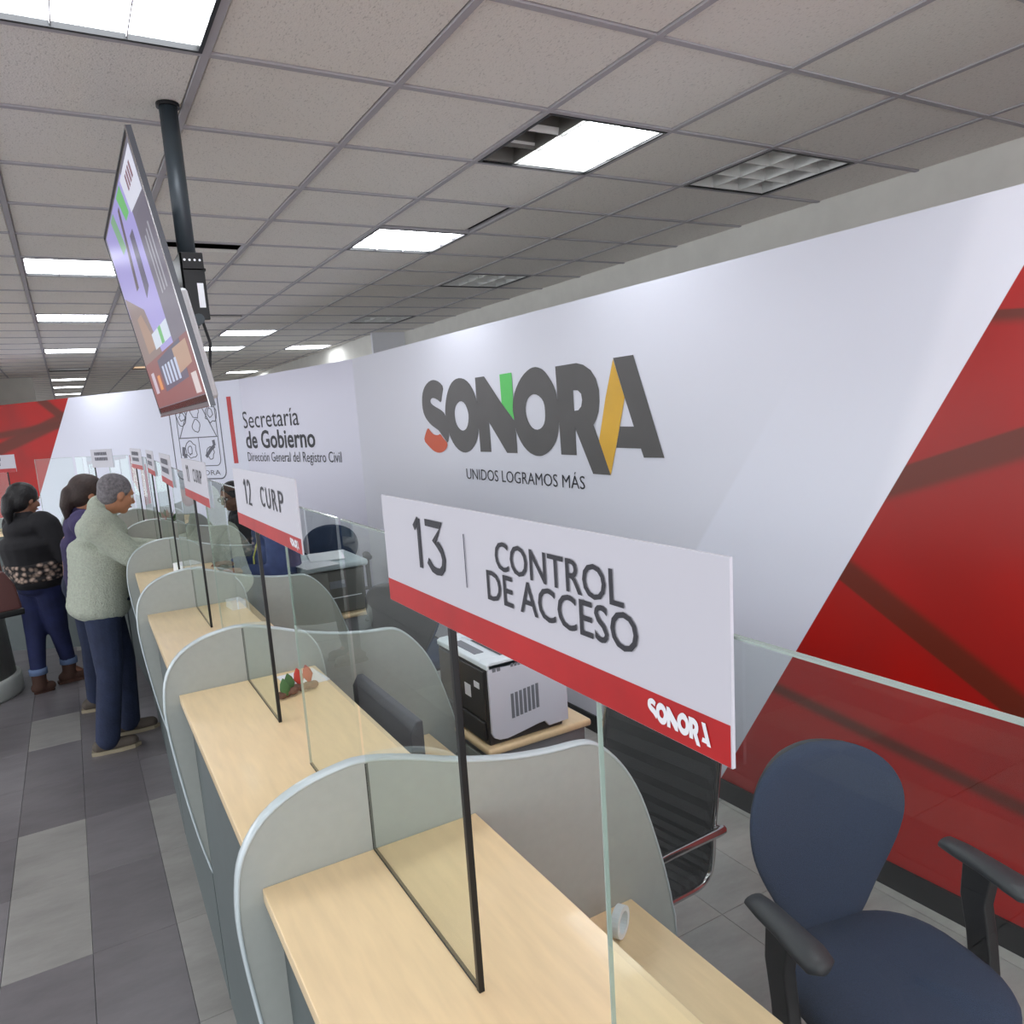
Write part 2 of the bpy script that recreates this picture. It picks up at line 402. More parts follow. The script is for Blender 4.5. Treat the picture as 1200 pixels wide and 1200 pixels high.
for (i, j), st in LIT.items():
    x, y = GX+GT*i, GY+GT*j; w = GT
    t = thing('ceiling_light', (x, y, CH), 0, LNAMES[(i, j)], 'light', 'square louvred lights set in the ceiling grid')
    f = MB()
    for a, b in (((.012, .012, -.006), (w-.012, .024, .01)), ((.012, w-.024, -.006), (w-.012, w-.012, .01)),
                 ((.012, .024, -.006), (.024, w-.024, .01)), ((w-.024, .024, -.006), (w-.012, w-.024, .01))): f.box(a, b)
    obj('frame', f, M['blackmetal'], t)
    b = MB(); z1 = .10
    b.box((.012, .012, z1), (w-.012, w-.012, z1+.01))
    for a, c in (((.012, .012, .0), (.02, w-.012, z1)), ((w-.02, .012, .0), (w-.012, w-.012, z1)), ((.012, .012, .0), (w-.012, .02, z1)), ((.012, w-.02, .0), (w-.012, w-.012, z1))): b.box(a, c)
    obj('housing', b, M['alu'], t)
    if st == 'warm':
        obj('diffuser', MB().box((.03, .03, .03), (w-.03, w-.03, .035)), M['lampwarm'], t); continue
    if st in ('on', 'part'):
        x0 = .03 if st == 'on' else .20
        obj('diffuser', MB().box((x0, .026, .012 if j < 12 else .004), (w-.026, w-.026, .018)), M['lampon'], t)
    if st == 'part':
        l = MB()
        for k in range(4):
            c = .03+(w-.06)*k/3; l.prism([(c-.003, .002), (c+.003, .002), (c+.016, .07), (c-.016, .07)], lambda a, b_, tt: V((tt, a, b_)), .026, .185)
        l.box((.183, .026, .002), (.19, w-.026, .07)); l.box((.026, .026, .07), (.185, w-.026, .075))
        obj('unlit_reflector', l, mat('dull_reflector', (120, 118, 114), .4, .3), t)
    if st == 'on' and j < 12:
        l = MB()
        for k in range(1, 3):
            c = .026+(w-.052)*k/3; l.box((c-.002, .026, .0), (c+.002, w-.026, .012)); l.box((.026, c-.002, .0), (w-.026, c+.002, .012))
        obj('louvre', l, M['white'], t)
    elif j < 12:
        l = MB()
        for k in range(4):     # parabolic louvre: three by three cells
            c = .026+(w-.052)*k/3
            for q in (0, 1):
                P = [(c-.002, .002), (c+.002, .002), (c+.011, .028 if st != 'off' else .06), (c-.011, .028 if st != 'off' else .06)]
                if q: l.prism(P, lambda a, b_, tt: V((a, tt, b_)), .02, w-.02)
                else: l.prism(P, lambda a, b_, tt: V((tt, a, b_)), .02, w-.02)
        obj('louvre', l, M['alu'], t)

# ------------------------------------------------------------------ floor
floor = obj('floor', MB().box((-9, -6, -.06), (4.6, 27, -.008)), mat('floor_grout', (96, 95, 96), 0.8)); tag(floor, kind='structure')
FX, FY, FW, FL = 0.113, 3.02, 0.2895, 0.585
LIGHT = {(-2, 0), (-2, 1), (0, 1), (0, 0), (0, -1), (0, -2), (0, -3), (0, 0), (-2, 4), (-5, 2), (-4, 5), (-4, -1), (-1, 8), (-3, 9), (-5, 6)}
fm = {}
for nm, ms in (('d', M['stone']), ('l', M['stonelight'])):
    for q, mm in enumerate(ms):
        b = MB(); e = .0008
        b.loft([[V((e, e, -.01)), V((FW-e, e, -.01)), V((FW-e, FL-e, -.01)), V((e, FL-e, -.01))], [V((e, e, -.001)), V((FW-e, e, -.001)), V((FW-e, FL-e, -.001)), V((e, FL-e, -.001))],
                [V((e+.001, e+.001, 0)), V((FW-e-.001, e+.001, 0)), V((FW-e-.001, FL-e-.001, 0)), V((e+.001, FL-e-.001, 0))]])
        fm[nm, q] = b.mesh('floor_tile', mm)
rest = [MB(), MB(), MB(), MB(), MB()]
rr = random.Random(3)
for k in range(-30, 16):
    for j in range(-15, 41):
        x, y = FX+FW*k, FY+FL*j
        if x > 4.3: continue
        staff = k >= 1
        if staff: key = ('l', rr.randrange(2))
        elif (k, j) in LIGHT: key = ('d', 2)
        else: key = ('d', 0 if rr.random() < .6 else 1)
        if not staff and (j > 10 or j < -5 or k < -8) and rr.random() < .2: key = ('d', 2)
        near = (-6 <= k <= 0 and -4 <= j <= 11) or (3 <= k <= 7 and -6 <= j <= 4)
        if near:
            o = link('floor_tile', fm[key], floor); o.location = (x, y, 0)
        else:
            q = key[1] if key[0] == 'd' else 3+key[1]
            rest[q].box((x+.002, y+.002, -.01), (x+FW-.002, y+FL-.002, 0))
for b, mm in zip(rest, M['stone']+M['stonelight']): tag(obj('floor_tile_remainder', b, mm, floor), kind='stuff')

# ------------------------------------------------------------------ walls
outer = MB().box((4.05, -2.5, 0), (4.2, 9.64, CH+.2)).box((3.68, 9.64, 0), (4.2, 27, CH+.2))
tag(obj('wall_outer', outer, M['plaster']), kind='structure')
tag(obj('wall_end', MB().box((-9, 26, 0), (4.2, 26.2, CH+.2)), M['plaster']), kind='structure')
PH = 2.44
A0, A1, B1, C1 = V((2.522, 0, 0)), V((2.363, 6.86, 0)), V((1.83, 9.34, 0)), V((-.77, 13.7, 0))
zz = -CAMZ
def wf(z): return z + CAMZ
facA = [((2.04, wf(.061)), (1.692, wf(.543)), .06, (208, 210, 226)), ((1.644, wf(-.322)), (1.36, wf(.545)), .10, (226, 228, 240))]
gA = wallgraphic('wall_print_right', ((1.232, wf(.323)), (2.125, wf(-1.22))),
    [((1.314, wf(.188)), (1.226, wf(.181)), .036, .004, .02), ((1.59, wf(-.33)), (1.209, wf(-.198)), .095, .006, .02),
     ((1.793, wf(-.69)), (1.20, wf(-1.03)), .095, .02, .006), ((2.10, wf(-1.25)), (1.13, wf(-1.38)), .05, .02, .02)], side=-1, facets=[((1.692, wf(.543)), (2.23, wf(-.205)), .012, (210, 211, 222)), ((2.6, wf(-.35)), (3.3, wf(.2)), .9, (222, 224, 236)), ((1.644, wf(-.322)), (1.36, wf(.545)), .05, (232, 233, 244))])
def graphicwall(name, P, Q, u0, m, extra=0):
    d = (Q-P); L = d.length; ang = math.atan2(d.y, d.x)
    o = obj(name, MB().box((u0, -.05, 0), (L+extra, 0, PH)), m); o.location = P; o.rotation_euler = (0, 0, ang)
    tag(o, kind='structure')
    bb = obj('baseboard_'+name[5:], MB().box((u0, 0, 0), (L+extra, .012, .10)), M['black']); bb.location = P; bb.rotation_euler = (0, 0, ang); tag(bb, kind='structure')
    return o
wA = graphicwall('wall_right', A0, A1, -2.4, gA)
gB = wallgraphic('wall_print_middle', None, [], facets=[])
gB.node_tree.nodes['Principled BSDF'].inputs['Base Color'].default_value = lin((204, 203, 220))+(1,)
wB = graphicwall('wall_middle', A1, B1, 0.0, gB)
gC = wallgraphic('wall_print_far', ((3.35, wf(.553)), (4.524, wf(-.92))),
    [((4.01, wf(.56)), (3.45, wf(.24)), .14, .03, .03), ((5.27, wf(-.10)), (3.86, wf(.204)), .18, .03, .03), ((5.3, wf(.10)), (4.0, wf(.18)), .10, .03, .03)], side=1)
gC.node_tree.nodes['Principled BSDF'].inputs['Roughness'].default_value = .55; gC.node_tree.nodes['Principled BSDF'].inputs['Specular IOR Level'].default_value = .15
wC = graphicwall('wall_far', B1, C1, 0.0, gC, extra=6)
EPS = .0025
TW = lambda a, b: V((a, EPS, b))
L = {
'S': [(5.051,0.191),(5.113,0.233),(5.198,0.254),(5.271,0.251),(5.35,0.224),(5.406,0.18),(5.431,0.125),(5.436,0.06),(5.42,0.011),(5.381,-0.03),(5.313,-0.072),(5.244,-0.097),(5.185,-0.117),(5.158,-0.137),(5.098,-0.177),(5.048,-0.214),(5.022,-0.154),(5.017,-0.108),(5.04,-0.038),(5.067,0.005),(5.114,0.029),(5.207,0.056),(5.267,0.078),(5.291,0.099),(5.268,0.121),(5.222,0.123),(5.154,0.104),(5.109,0.079),(5.086,0.14)],
'So': [(5.364,-0.091),(5.323,-0.124),(5.272,-0.148),(5.2,-0.153),(5.162,-0.141),(5.116,-0.177),(5.048,-0.214),(5.076,-0.251),(5.133,-0.275),(5.206,-0.286),(5.295,-0.273),(5.382,-0.233),(5.454,-0.192),(5.421,-0.143)],
'O1': [(4.788,0.24),(4.705,0.221),(4.636,0.174),(4.586,0.108),(4.568,0.029),(4.562,-0.049),(4.577,-0.127),(4.608,-0.192),(4.669,-0.243),(4.735,-0.27),(4.804,-0.278),(4.877,-0.264),(4.953,-0.223),(5.01,-0.161),(5.04,-0.092),(5.059,0.001),(5.04,0.077),(4.999,0.15),(4.939,0.207),(4.868,0.235)],
'O1h': [(4.805,0.085),(4.745,0.064),(4.713,0.02),(4.701,-0.024),(4.721,-0.082),(4.757,-0.115),(4.81,-0.125),(4.86,-0.106),(4.898,-0.071),(4.91,-0.019),(4.903,0.026),(4.873,0.062)],
'N': [(4.576,0.226),(4.453,0.226),(4.259,0.048),(4.112,-0.07),(4.101,-0.139),(4.098,-0.27),(4.223,-0.271),(4.428,-0.073),(4.423,-0.267),(4.57,-0.268),(4.577,0.093)],
'Ng': [(4.255,0.224),(4.11,0.225),(4.108,0.091),(4.122,-0.0),(4.111,-0.066),(4.252,0.044)],
'O2': [(3.855,0.239),(3.913,0.231),(3.988,0.199),(4.055,0.146),(4.107,0.078),(4.125,-0.0),(4.119,-0.079),(4.09,-0.152),(4.036,-0.218),(3.968,-0.263),(3.899,-0.283),(3.853,-0.285),(3.818,-0.282),(3.761,-0.264),(3.702,-0.229),(3.657,-0.18),(3.637,-0.125),(3.626,-0.041),(3.634,0.043),(3.654,0.104),(3.697,0.16),(3.757,0.213),(3.81,0.232)],
'O2h': [(3.866,0.084),(3.806,0.063),(3.77,0.025),(3.766,-0.037),(3.776,-0.086),(3.813,-0.12),(3.871,-0.13),(3.927,-0.109),(3.964,-0.063),(3.978,-0.005),(3.958,0.045),(3.919,0.075)],
'R': [(3.64,0.224),(3.441,0.226),(3.38,0.212),(3.317,0.179),(3.275,0.132),(3.254,0.075),(3.254,0.015),(3.265,-0.04),(3.286,-0.079),(3.313,-0.109),(3.271,-0.192),(3.185,-0.373),(3.336,-0.372),(3.48,-0.124),(3.478,-0.273),(3.626,-0.272),(3.636,0.079)],
'Rh': [(3.484,0.084),(3.439,0.08),(3.411,0.061),(3.404,0.027),(3.415,-0.007),(3.442,-0.026),(3.48,-0.029)],
'Vy': [(3.129,0.22),(3.049,0.022),(3.132,-0.225),(3.185,-0.373),(3.271,-0.192),(3.202,0.029)],
'A': [(3.128,0.225),(2.973,0.226),(2.775,-0.274),(2.921,-0.276),(2.941,-0.231),(3.132,-0.229),(3.095,-0.12),(2.988,-0.122),(3.049,0.022)]}
for k in ('S', 'So', 'O1', 'O1h', 'O2', 'O2h'): L[k] = resmooth(L[k], 1)
def logo(T, parent, mono=None, name='logo_letter'):
    c = lambda m: mono or m
    hb = (lambda a, b: T(a, b)); D = lambda e: (lambda a, b: T(a, b, e))
    outline(name, [L['S']], D(0), c(M['logodark']), parent)
    outline(name, [L['O1'], L['O1h']], D(.1), c(M['logodark']), parent)
    outline(name, [L['N']], D(.2), c(M['logodark']), parent)
    outline(name, [L['O2'], L['O2h']], D(.3), c(M['logodark']), parent)
    outline(name, [L['R'], L['Rh']], D(.4), c(M['logodark']), parent)
    outline(name, [L['A']], D(.5), c(M['logodark']), parent)
    if not mono:
        outline(name+'_accent', [L['So']], D(1), M['logoorange'], parent)
        outline(name+'_accent', [L['Ng']], D(1), M['logogreen'], parent)
        outline(name+'_accent', [L['Vy']], D(1), M['logoyellow'], parent)
logo(lambda a, b, e=0: V((a, .002+.001*e, wf(b))), wA)
text('tagline_lettering', 'UNIDOS LOGRAMOS MÁS', lambda a, b: V((4.795-a, EPS, wf(-.461)+b)), 1.38, .073, M['ink'], wA)
# dependency lettering on the middle panel
text('office_lettering', 'Secretaría', lambda a, b: V((2.56-a, EPS, wf(-.015)+b)), 1.40, .19, M['ink'], wB)
text('office_lettering', 'de Gobierno', lambda a, b: V((2.535-a, EPS, wf(-.245)+b)), 1.68, .19, M['ink'], wB, bold=.02)
text('office_lettering', 'Dirección General del Registro Civil', lambda a, b: V((2.535-a, EPS, wf(-.40)+b)), 2.17, .105, M['ink'], wB)
obj('red_stripe', MB().prism([(.243, wf(.365)), (.171, wf(.365)), (.171, wf(-.42)), (.243, wf(-.42))], lambda a, b, t: V((a, t, b)), .0005, EPS), M['redink'], wC)
# printed state emblem, line drawing on the far panel
em = MB()
def seg(a, b, w=.008):
    w *= 1.5
    d = V((b[0]-a[0], b[1]-a[1])); n = V((-d.y, d.x)).normalized()*w/2
    P = [(a[0]+n.x, a[1]+n.y), (b[0]+n.x, b[1]+n.y), (b[0]-n.x, b[1]-n.y), (a[0]-n.x, a[1]-n.y)]
    em.prism([(p[0], wf(p[1])) for p in P], lambda a, b, t: V((a, t, b)), .0005, EPS)
def path(P, w=.008):
    for i in range(len(P)-1): seg(P[i], P[i+1], w)
def rrect(u0, u1, z0, z1, r, w):
    P = []
    for cx_, cz, s in ((u1-r, z1-r, 0), (u0+r, z1-r, 90), (u0+r, z0+r, 180), (u1-r, z0+r, 270)):
        for k in range(6): a = R(s+18*k); P.append((cx_+r*math.cos(a), cz+r*math.sin(a)))
    path(P+[P[0]], w)
rrect(.40, 1.30, -.60, .50, .10, .010); rrect(.47, 1.18, -.44, .44, .08, .007)
path([(1.17, -.09), (.48, -.09)]); path([(1.16, -.09), (.85, .42)]); path([(.49, -.09), (.78, .42)]); path([(.82, -.09), (.82, -.42)], .006)
def blob2(cu, cz, r, seed, w=.007, n=14):
    q = random.Random(seed); P = [(cu+r*(0.7+.5*q.random())*math.cos(2*math.pi*k/n), cz+r*(0.8+.5*q.random())*math.sin(2*math.pi*k/n)) for k in range(n)]
    path(P+[P[0]], w)
for cu, cz, r, s in ((1.09, .16, .10, 1), (1.07, .17, .05, 2), (.55, .18, .10, 3), (.56, .2, .05, 4), (.83, .22, .08, 5), (.83, .05, .07, 6), (.98, -.24, .11, 7), (1.0, -.24, .05, 8), (.64, -.28, .07, 9)): blob2(cu, cz, r, s)
path([(1.11, -.20), (1.13, -.31), (1.07, -.31)], .035); path([(.72, -.33), (.62, -.24), (.55, -.20), (.56, -.13)], .03)
em2 = obj('state_emblem', em, M['inklight'], wC)
text('emblem_lettering', 'SONORA', lambda a, b: V((1.10-a, EPS, wf(-.555)+b)), .60, .06, M['inklight'], wC)
# white pilaster behind the partition and dark square pillar far left
tag(obj('trim_1', MB().box((3.60, 9.58, 0), (4.05, 9.64, CH)), M['white']), kind='structure')
pl = thing('brown_pillar', (-1.62, 15.3, 0), 0, 'brown square pillar rising behind the red wall at far left', 'pillar')
obj('shaft', MB().box((-.55, -.4, 0), (.45, .4, CH-.10)), mat('brown_stone', (120, 112, 96), .6, var=.15), pl, bevel=.01)
obj('capital', MB().box((-.6, -.45, CH-.10), (.5, .45, CH)), mat('brown_stone_cap', (104, 96, 84), .6), pl)
tag(obj('wall_bulkhead', MB().box((-1.2, 16.0, 0), (-.35, 16.15, CH)), M['plaster']), kind='structure')

# ------------------------------------------------------------------ counter run
NODES = [(.392, .10), (.396, 1.29), (.400, 2.456), (.415, 3.68), (.450, 4.87), (.480, 6.06), (.44, 7.10), (.05, 7.95), (-.80, 8.45), (-1.85, 8.8)]
NODES = [V((x, y, 0)) for x, y in NODES]
def nrm(d): d = d.normalized(); return V((d.y, -d.x, 0))     # staff side
segn = [nrm(NODES[i+1]-NODES[i]) for i in range(len(NODES)-1)]
noden = [segn[0]] + [(segn[i-1]+segn[i]).normalized() for i in range(1, len(segn))] + [segn[-1]]
WT = 1.09
PROF = [(-.100,0),(-.140,.32),(-.186,.50),(-.216,.67),(-.240,.87),(-.251,1.01),(-.247,1.095),(-.231,1.159),(-.19,1.214),(-.125,1.249),(-.05,1.265),(0.0,1.266),
        (.08,1.246),(.19,1.208),(.31,1.178),(.41,1.164),(.475,1.160),(.515,1.150),(.555,1.118),(.60,1.062),(.64,.985),(.675,.88),(.705,.77),(.725,.67),(.733,.60),(.733,.30),(.72,0)]
def spl(P, n):
    out = []
    for i in range(len(P)-1):
        p0, p1, p2, p3 = P[max(i-1, 0)], P[i], P[i+1], P[min(i+2, len(P)-1)]
        for k in range(n):
            t_ = k/n
            out.append(tuple(.5*((2*p1[j]) + (-p0[j]+p2[j])*t_ + (2*p0[j]-5*p1[j]+4*p2[j]-p3[j])*t_*t_ + (-p0[j]+3*p1[j]-3*p2[j]+p3[j])*t_**3) for j in range(len(p1))))
    return out+[P[-1]]
PROF = spl(PROF, 3)
div0 = None
DL = {1:'grey curved divider panel nearest the viewer, beside the CONTROL DE ACCESO bay', 2:'second grey curved divider panel from the viewer, under the sign numbered 12', 3:'third grey curved divider panel from the viewer',
      4:'fourth grey curved divider panel, the one the grey-haired man leans behind', 5:'fifth grey curved divider panel, beyond the man\'s elbow', 6:'sixth grey divider panel where the counter starts to bend',
      7:'grey divider panel on the bend of the counter behind the women', 8:'farthest left grey divider panel behind the dark-haired woman', 9:'outermost grey divider panel beyond the left edge', 0:'grey divider panel under the viewer at the near end'}
for i, P in enumerate(NODES):
    n = noden[i]; ang = math.atan2(n.y, n.x)
    if div0 is None:
        t = thing('counter_divider', P, ang, DL[i], 'divider', 'curved dividers of the service counter'); div0 = t
        obj('panel', MB().prism(PROF, lambda a, b, tt: V((a, tt, b)), 0, .022), M['lam'], t)
        obj('glass_slot', MB().box((-.003, -.0006, WT), (.003, .0226, 1.262)), M['slot'], t)
        rings = []
        for q, (a, b) in enumerate(PROF):
            p0 = V((PROF[max(q-1, 0)][0], 0, PROF[max(q-1, 0)][1])); p1 = V((PROF[min(q+1, len(PROF)-1)][0], 0, PROF[min(q+1, len(PROF)-1)][1]))
            d = (p1-p0).normalized(); nn = V((-d.z, 0, d.x)); c = V((a, 0, b))
            rings.append([c+nn*-.001+V((0, -.002, 0)), c+nn*.003+V((0, -.002, 0)), c+nn*.0055+V((0, .004, 0)), c+nn*.0055+V((0, .018, 0)), c+nn*.003+V((0, .024, 0)), c-nn*.001+V((0, .024, 0))])
        obj('edge_band', MB().loft(rings), M['edge'], t, smooth=True)
    else:
        copytree(div0, P, ang, DL[i])

def stroke(name, P, w, T, m, par):
    """flat pen stroke along P (reading x, height)"""
    B = MB(); n = len(P); Lq, Rq = [], []
    for q in range(n):
        d = V(P[min(q+1, n-1)]) - V(P[max(q-1, 0)]); nn = V((-d.y, d.x)).normalized()
        k = 1.0
        if 0 < q < n-1:
            d1 = (V(P[q])-V(P[q-1])).normalized(); k = min(2.0, 1/max(.35, abs(V((-d1.y, d1.x)).dot(nn))))
        Lq.append(V(P[q])+nn*w/2*k); Rq.append(V(P[q])-nn*w/2*k)
    for q in range(n-1):
        B.prism([tuple(Lq[q]), tuple(Lq[q+1]), tuple(Rq[q+1]), tuple(Rq[q])], lambda a, b, t: T(a, b, t), .0, .0006)
    return obj(name, B, m, par)
def digit(c, x, y, w, h, T, par, t=.009):
    if c == '1': P = [(.0, .80), (.5, .985)]; stroke('number_lettering', [(x+a*w, y+b*h) for a, b in P], t, T, M['ink'], par); P = [(.5, 1.0), (.5, 0)]
    elif c == '3': P = [(.02, .96), (.88, .96), (.45, .60), (.66, .58), (.86, .46), (.94, .31), (.88, .15), (.72, .05), (.5, .03), (.28, .06), (.04, .20)]
    elif c == '2': P = [(.06, .78), (.16, .92), (.38, .98), (.66, .95), (.84, .82), (.84, .64), (.68, .44), (.10, .04), (.94, .04)]
    stroke('number_lettering', [(x+a*w, y+b*h) for a, b in P], t, T, M['ink'], par)
def sign_text(kind, T, par, mw):
    if kind == 13:
        digit('1', .118, .068, .030, .066, T, par); digit('3', .155, .068, .055, .066, T, par)
        obj('rule', MB().prism([(.2655, .064), (.267, .064), (.267, .128), (.2655, .128)], lambda a, b, t: T(a, b, t), .0, .0006), M['inklight'], par)
        text('sign_lettering', 'CONTROL', lambda a, b: T(.340+a, .0975+b), .222, .031, M['ink'], par, bold=.008)
        text('sign_lettering', 'DE ACCESO', lambda a, b: T(.317+a, .060+b), .262, .033, M['ink'], par, bold=.008)
    elif kind in (12, 11):
        digit('1', .143, .068, .034, .064, T, par, .008); digit(str(kind)[1], .187, .068, .038, .064, T, par, .007)
        for q, ch in enumerate('CURP'):
            text('sign_lettering', ch, lambda a, b, q=q: T(.335+.062*q+a, .076+b), .044, .048, M['ink'], par, bold=.004)
    else:
        b_ = MB(); q = random.Random(kind)
        for r_ in range(2):
            x = .12
            while x < .52:
                w = .02+.03*q.random(); b_.prism([(x, .06+.045*r_), (x+w, .06+.045*r_), (x+w, .088+.045*r_), (x, .088+.045*r_)], lambda a, b, t: T(a, b, t), .0005, .001); x += w+.012
        obj('blurred_lettering', b_, M['inklight'], par)
KIND = {0:13, 1:12, 2:11, 3:10, 4:9, 5:8, 6:7, 7:6, 8:5}
SL = {0:'large white and red sign reading 13 CONTROL DE ACCESO on a black pole', 1:'white and red sign reading 12 CURP on a black pole', 2:'white and red counter sign reading 11 CURP, left of the one numbered 12',
      3:'pale counter sign on a black pole just left of the 11 CURP sign', 4:'small white and red sign fourth beyond the CURP signs', 5:'small white and red sign above the grey-haired man\'s head',
      6:'small pale sign above the woman in purple, in front of the white far wall', 7:'small white sign at the left picture edge in front of the red wall', 8:'sign beyond the left edge of the view'}
for i in range(len(NODES)-1):
    a, b = NODES[i], NODES[i+1]; na, nb = noden[i], noden[i+1]; mid = (a+b)/2; n = segn[i]
    def quad(s0, s1, z0, z1, inset=.012):
        d = (b-a).normalized()*inset
        # side corners follow the divider planes
        pa = lambda s: a + na*(s/max(.3, na.dot(n))) + d*2.0 - mid
        pb = lambda s: b + nb*(s/max(.3, nb.dot(n))) - mid
        B = MB(); P = [pa(s0), pa(s1), pb(s1), pb(s0)]
        vs = [p+V((0, 0, z0)) for p in P]+[p+V((0, 0, z1)) for p in P]
        return B.add(vs, [(0, 3, 2, 1), (4, 5, 6, 7), (0, 1, 5, 4), (1, 2, 6, 5), (2, 3, 7, 6), (3, 0, 4, 7)])
    ordn = ['nearest', 'second', 'third', 'fourth', 'fifth', 'sixth', 'seventh', 'eighth', 'ninth'][i]
    t = thing('service_counter', mid, 0, f'{ordn} counter bay from the viewer, maple top over grey front, between two dividers', 'counter', 'maple-topped counter bays')
    obj('worktop', quad(-.208, .215, WT-.028, WT), M['maple'], t, bevel=.002)
    obj('front_panel', quad(-.185, -.165, 0, WT-.028), M['lamdark'], t)
    obj('back_panel', quad(.17, .19, .5, WT-.028), M['lam'], t)
    obj('staff_desk', quad(.19, .42 if i == 3 else .60, .712, .74), M['maple'], t, bevel=.002)
    # glass
    u = (a-b).normalized(); Ls = (a-b).length; k = Ls/1.19
    for (d0, d1, nm) in ((.004 if i else .004, .43*k, 'far'), (.745*k, Ls-.024, 'near')):
        c = b + u*((d0+d1)/2); gt = thing('glass_screen', (c.x, c.y, WT), math.atan2(u.y, u.x),
            (f'clear glass on the {ordn} counter bay, ' + ('behind the sign pole' if nm == 'far' else 'near side of the opening')), 'glass', 'upright glass screens on the counter')
        hw = (d1-d0)/2; H = .63
        G = MB().box((-hw+.001, -.0025, .001), (hw-.001, .0025, H-.001)); obj('pane', G, M['glass'], gt)
        E_ = MB().box((-hw, -.0026, H-.001), (hw, .0026, H+.001))
        if nm == 'near': E_.box((-hw-.0006, -.0026, 0), (-hw+.0006, .0026, H))
        obj('polished_edge', E_, M['glassedge'], gt); obj('base_seal', MB().box((-hw, -.003, 0), (hw, .003, .0025)), M['slot'], gt)
    # sign on its pole
    d = .43*k; c = b + u*d
    st = thing('counter_sign', (c.x, c.y, WT), math.atan2(u.y, u.x), SL[i], 'sign', 'numbered counter signs on black poles')
    obj('pole', MB().box((-.0045, -.0045, 0), (.0045, .0045, .60)), M['blackmetal'], st, bevel=.001)
    # board: local +x runs toward the viewer = reading right, local -y is the public side (u cross z)
    pub = -1 if (V((-u.y, u.x, 0)).dot(n) > 0) else 1
    bx0, bx1 = {6: (-.02, .34), 7: (-.55, .09)}.get(i, (-.19, .49))
    fn = lambda aa, bb, t=0: V((bx0+aa*(bx1-bx0)/.68, pub*(.0095+t), .533+bb))
    bd = MB().box((bx0, pub*.0065, .533), (bx1, pub*.0095, .69)); obj('board', bd, M['signw'], st)
    if i != 6: obj('red_band', MB().box((bx0+.0005, pub*.0094, .5335), (bx1-.0015, pub*.0100, .566)), M['red'], st)
    T2 = lambda aa, bb, t=0: fn(aa, bb, t+.0012)
    sign_text(KIND[i], T2, st, None)
    if i < 2:
        s = .072/2.68
        logo(lambda a_, b_, e=0, s=s: T2(.588+(5.45-a_)*s, .019+b_*s*1.3, .0003*e), st, mono=M['white'], name='small_logo_letter')

# ------------------------------------------------------------------ television on ceiling pole
tv_c = V((.298, 2.80, CAMZ+.412)); tilt = .165
tv = thing('television', tv_c, 0, 'large flat television hanging on a ceiling pole, tilted down toward the public', 'television')
tvR = Matrix.Rotation(-tilt, 3, 'Y')
tw, th = 1.214, .682
TV = lambda a, b, c=0: tvR @ V((-c, a, b))      # a along +Y, b up, c toward the public (-X)
def tvbox(a0, a1, b0, b1, c0, c1):
    B = MB(); vs = [TV(a, b, c) for c in (c0, c1) for (a, b) in ((a0, b0), (a1, b0), (a1, b1), (a0, b1))]
    return B.add(vs, [(0, 1, 2, 3), (7, 6, 5, 4), (0, 4, 5, 1), (1, 5, 6, 2), (2, 6, 7, 3), (3, 7, 4, 0)])
obj('casing', tvbox(-tw/2, tw/2, -th/2, th/2, -.006, .006), M['screenglass'], tv, bevel=.003)
obj('rear_cover', tvbox(-.42, .42, -.335, -.02, -.055, -.006), M['tvback'], tv, bevel=.01)
fr = MB()
for q in ((-tw/2-.004, tw/2+.004, th/2, th/2+.004), (-tw/2-.004, tw/2+.004, -th/2-.014, -th/2), (-tw/2-.004, -tw/2, -th/2, th/2), (tw/2, tw/2+.004, -th/2, th/2)):
    B = tvbox(*q, -.006, .008); fr.add(B.v, B.f)
obj('rim', fr, mat('rim_grey', (84, 86, 92), .3, .5), tv)
fr = MB()
for q in ((-tw/2-.004, -tw/2+.0, -th/2-.014, th/2+.004), (-tw/2, tw/2, -th/2-.014, -th/2-.011)):
    B = tvbox(*q, .008, .0105); fr.add(B.v, B.f)
obj('silver_edge', fr, M['chrome'], tv)
sc_ = obj('screen', tvbox(-tw/2+.012, tw/2-.012, -th/2+.02, th/2-.012, .005, .0065), emit('screen_base', (92, 88, 104), .8), tv)
def spix(poly, rgb, e=1, s=.8):    # picture shown on the screen; (0,0)=near bottom, (1,1)=far top
    B = MB().prism([((a-.5)*(tw-.03), (b-.5)*(th-.04)+.003) for a, b in poly], lambda a, b, t: TV(a, b, t), .0066, .0066+.0002*e)
    nm = 'screen_%d_%d_%d' % rgb
    m_ = bpy.data.materials.get(nm) or emit(nm, rgb, s)
    obj('screen_picture', B, m_, sc_)
spix([(.26, 1), (.96, 1), (1, .55), (.6, .25), (.25, .25), (.25, .8)], (150, 142, 205), 1)
spix([(.02, .99), (.30, .99), (.27, .84), (.02, .82)], (206, 208, 222), 2)
spix([(.34, .99), (.46, .99), (.40, .86), (.31, .86)], (92, 176, 96), 2)
spix([(.62, .99), (.72, .99), (.66, .80), (.56, .80)], (110, 160, 120), 2)
spix([(0, .80), (.22, .80), (.24, .25), (0, .25)], (86, 80, 98), 2)
spix([(.98, .66), (.6, .50), (.5, .26), (1, .26)], (118, 96, 92), 2)
spix([(.46, .95), (.50, .95), (.62, .60), (.56, .60)], (70, 56, 66), 3)
spix([(.34, .80), (.42, .80), (.46, .52), (.36, .55)], (64, 58, 92), 3)
spix([(.82, .50), (.70, .50), (.55, .30), (.80, .30)], (150, 116, 94), 3)
spix([(1, .26), (0, .26), (0, 0), (1, 0)], (118, 44, 44), 3)
spix([(.66, .24), (.14, .26), (.16, .09), (.66, .07)], (46, 48, 84), 4)
spix([(.60, .37), (.25, .37), (.25, .29), (.60, .29)], (196, 206, 220), 5)
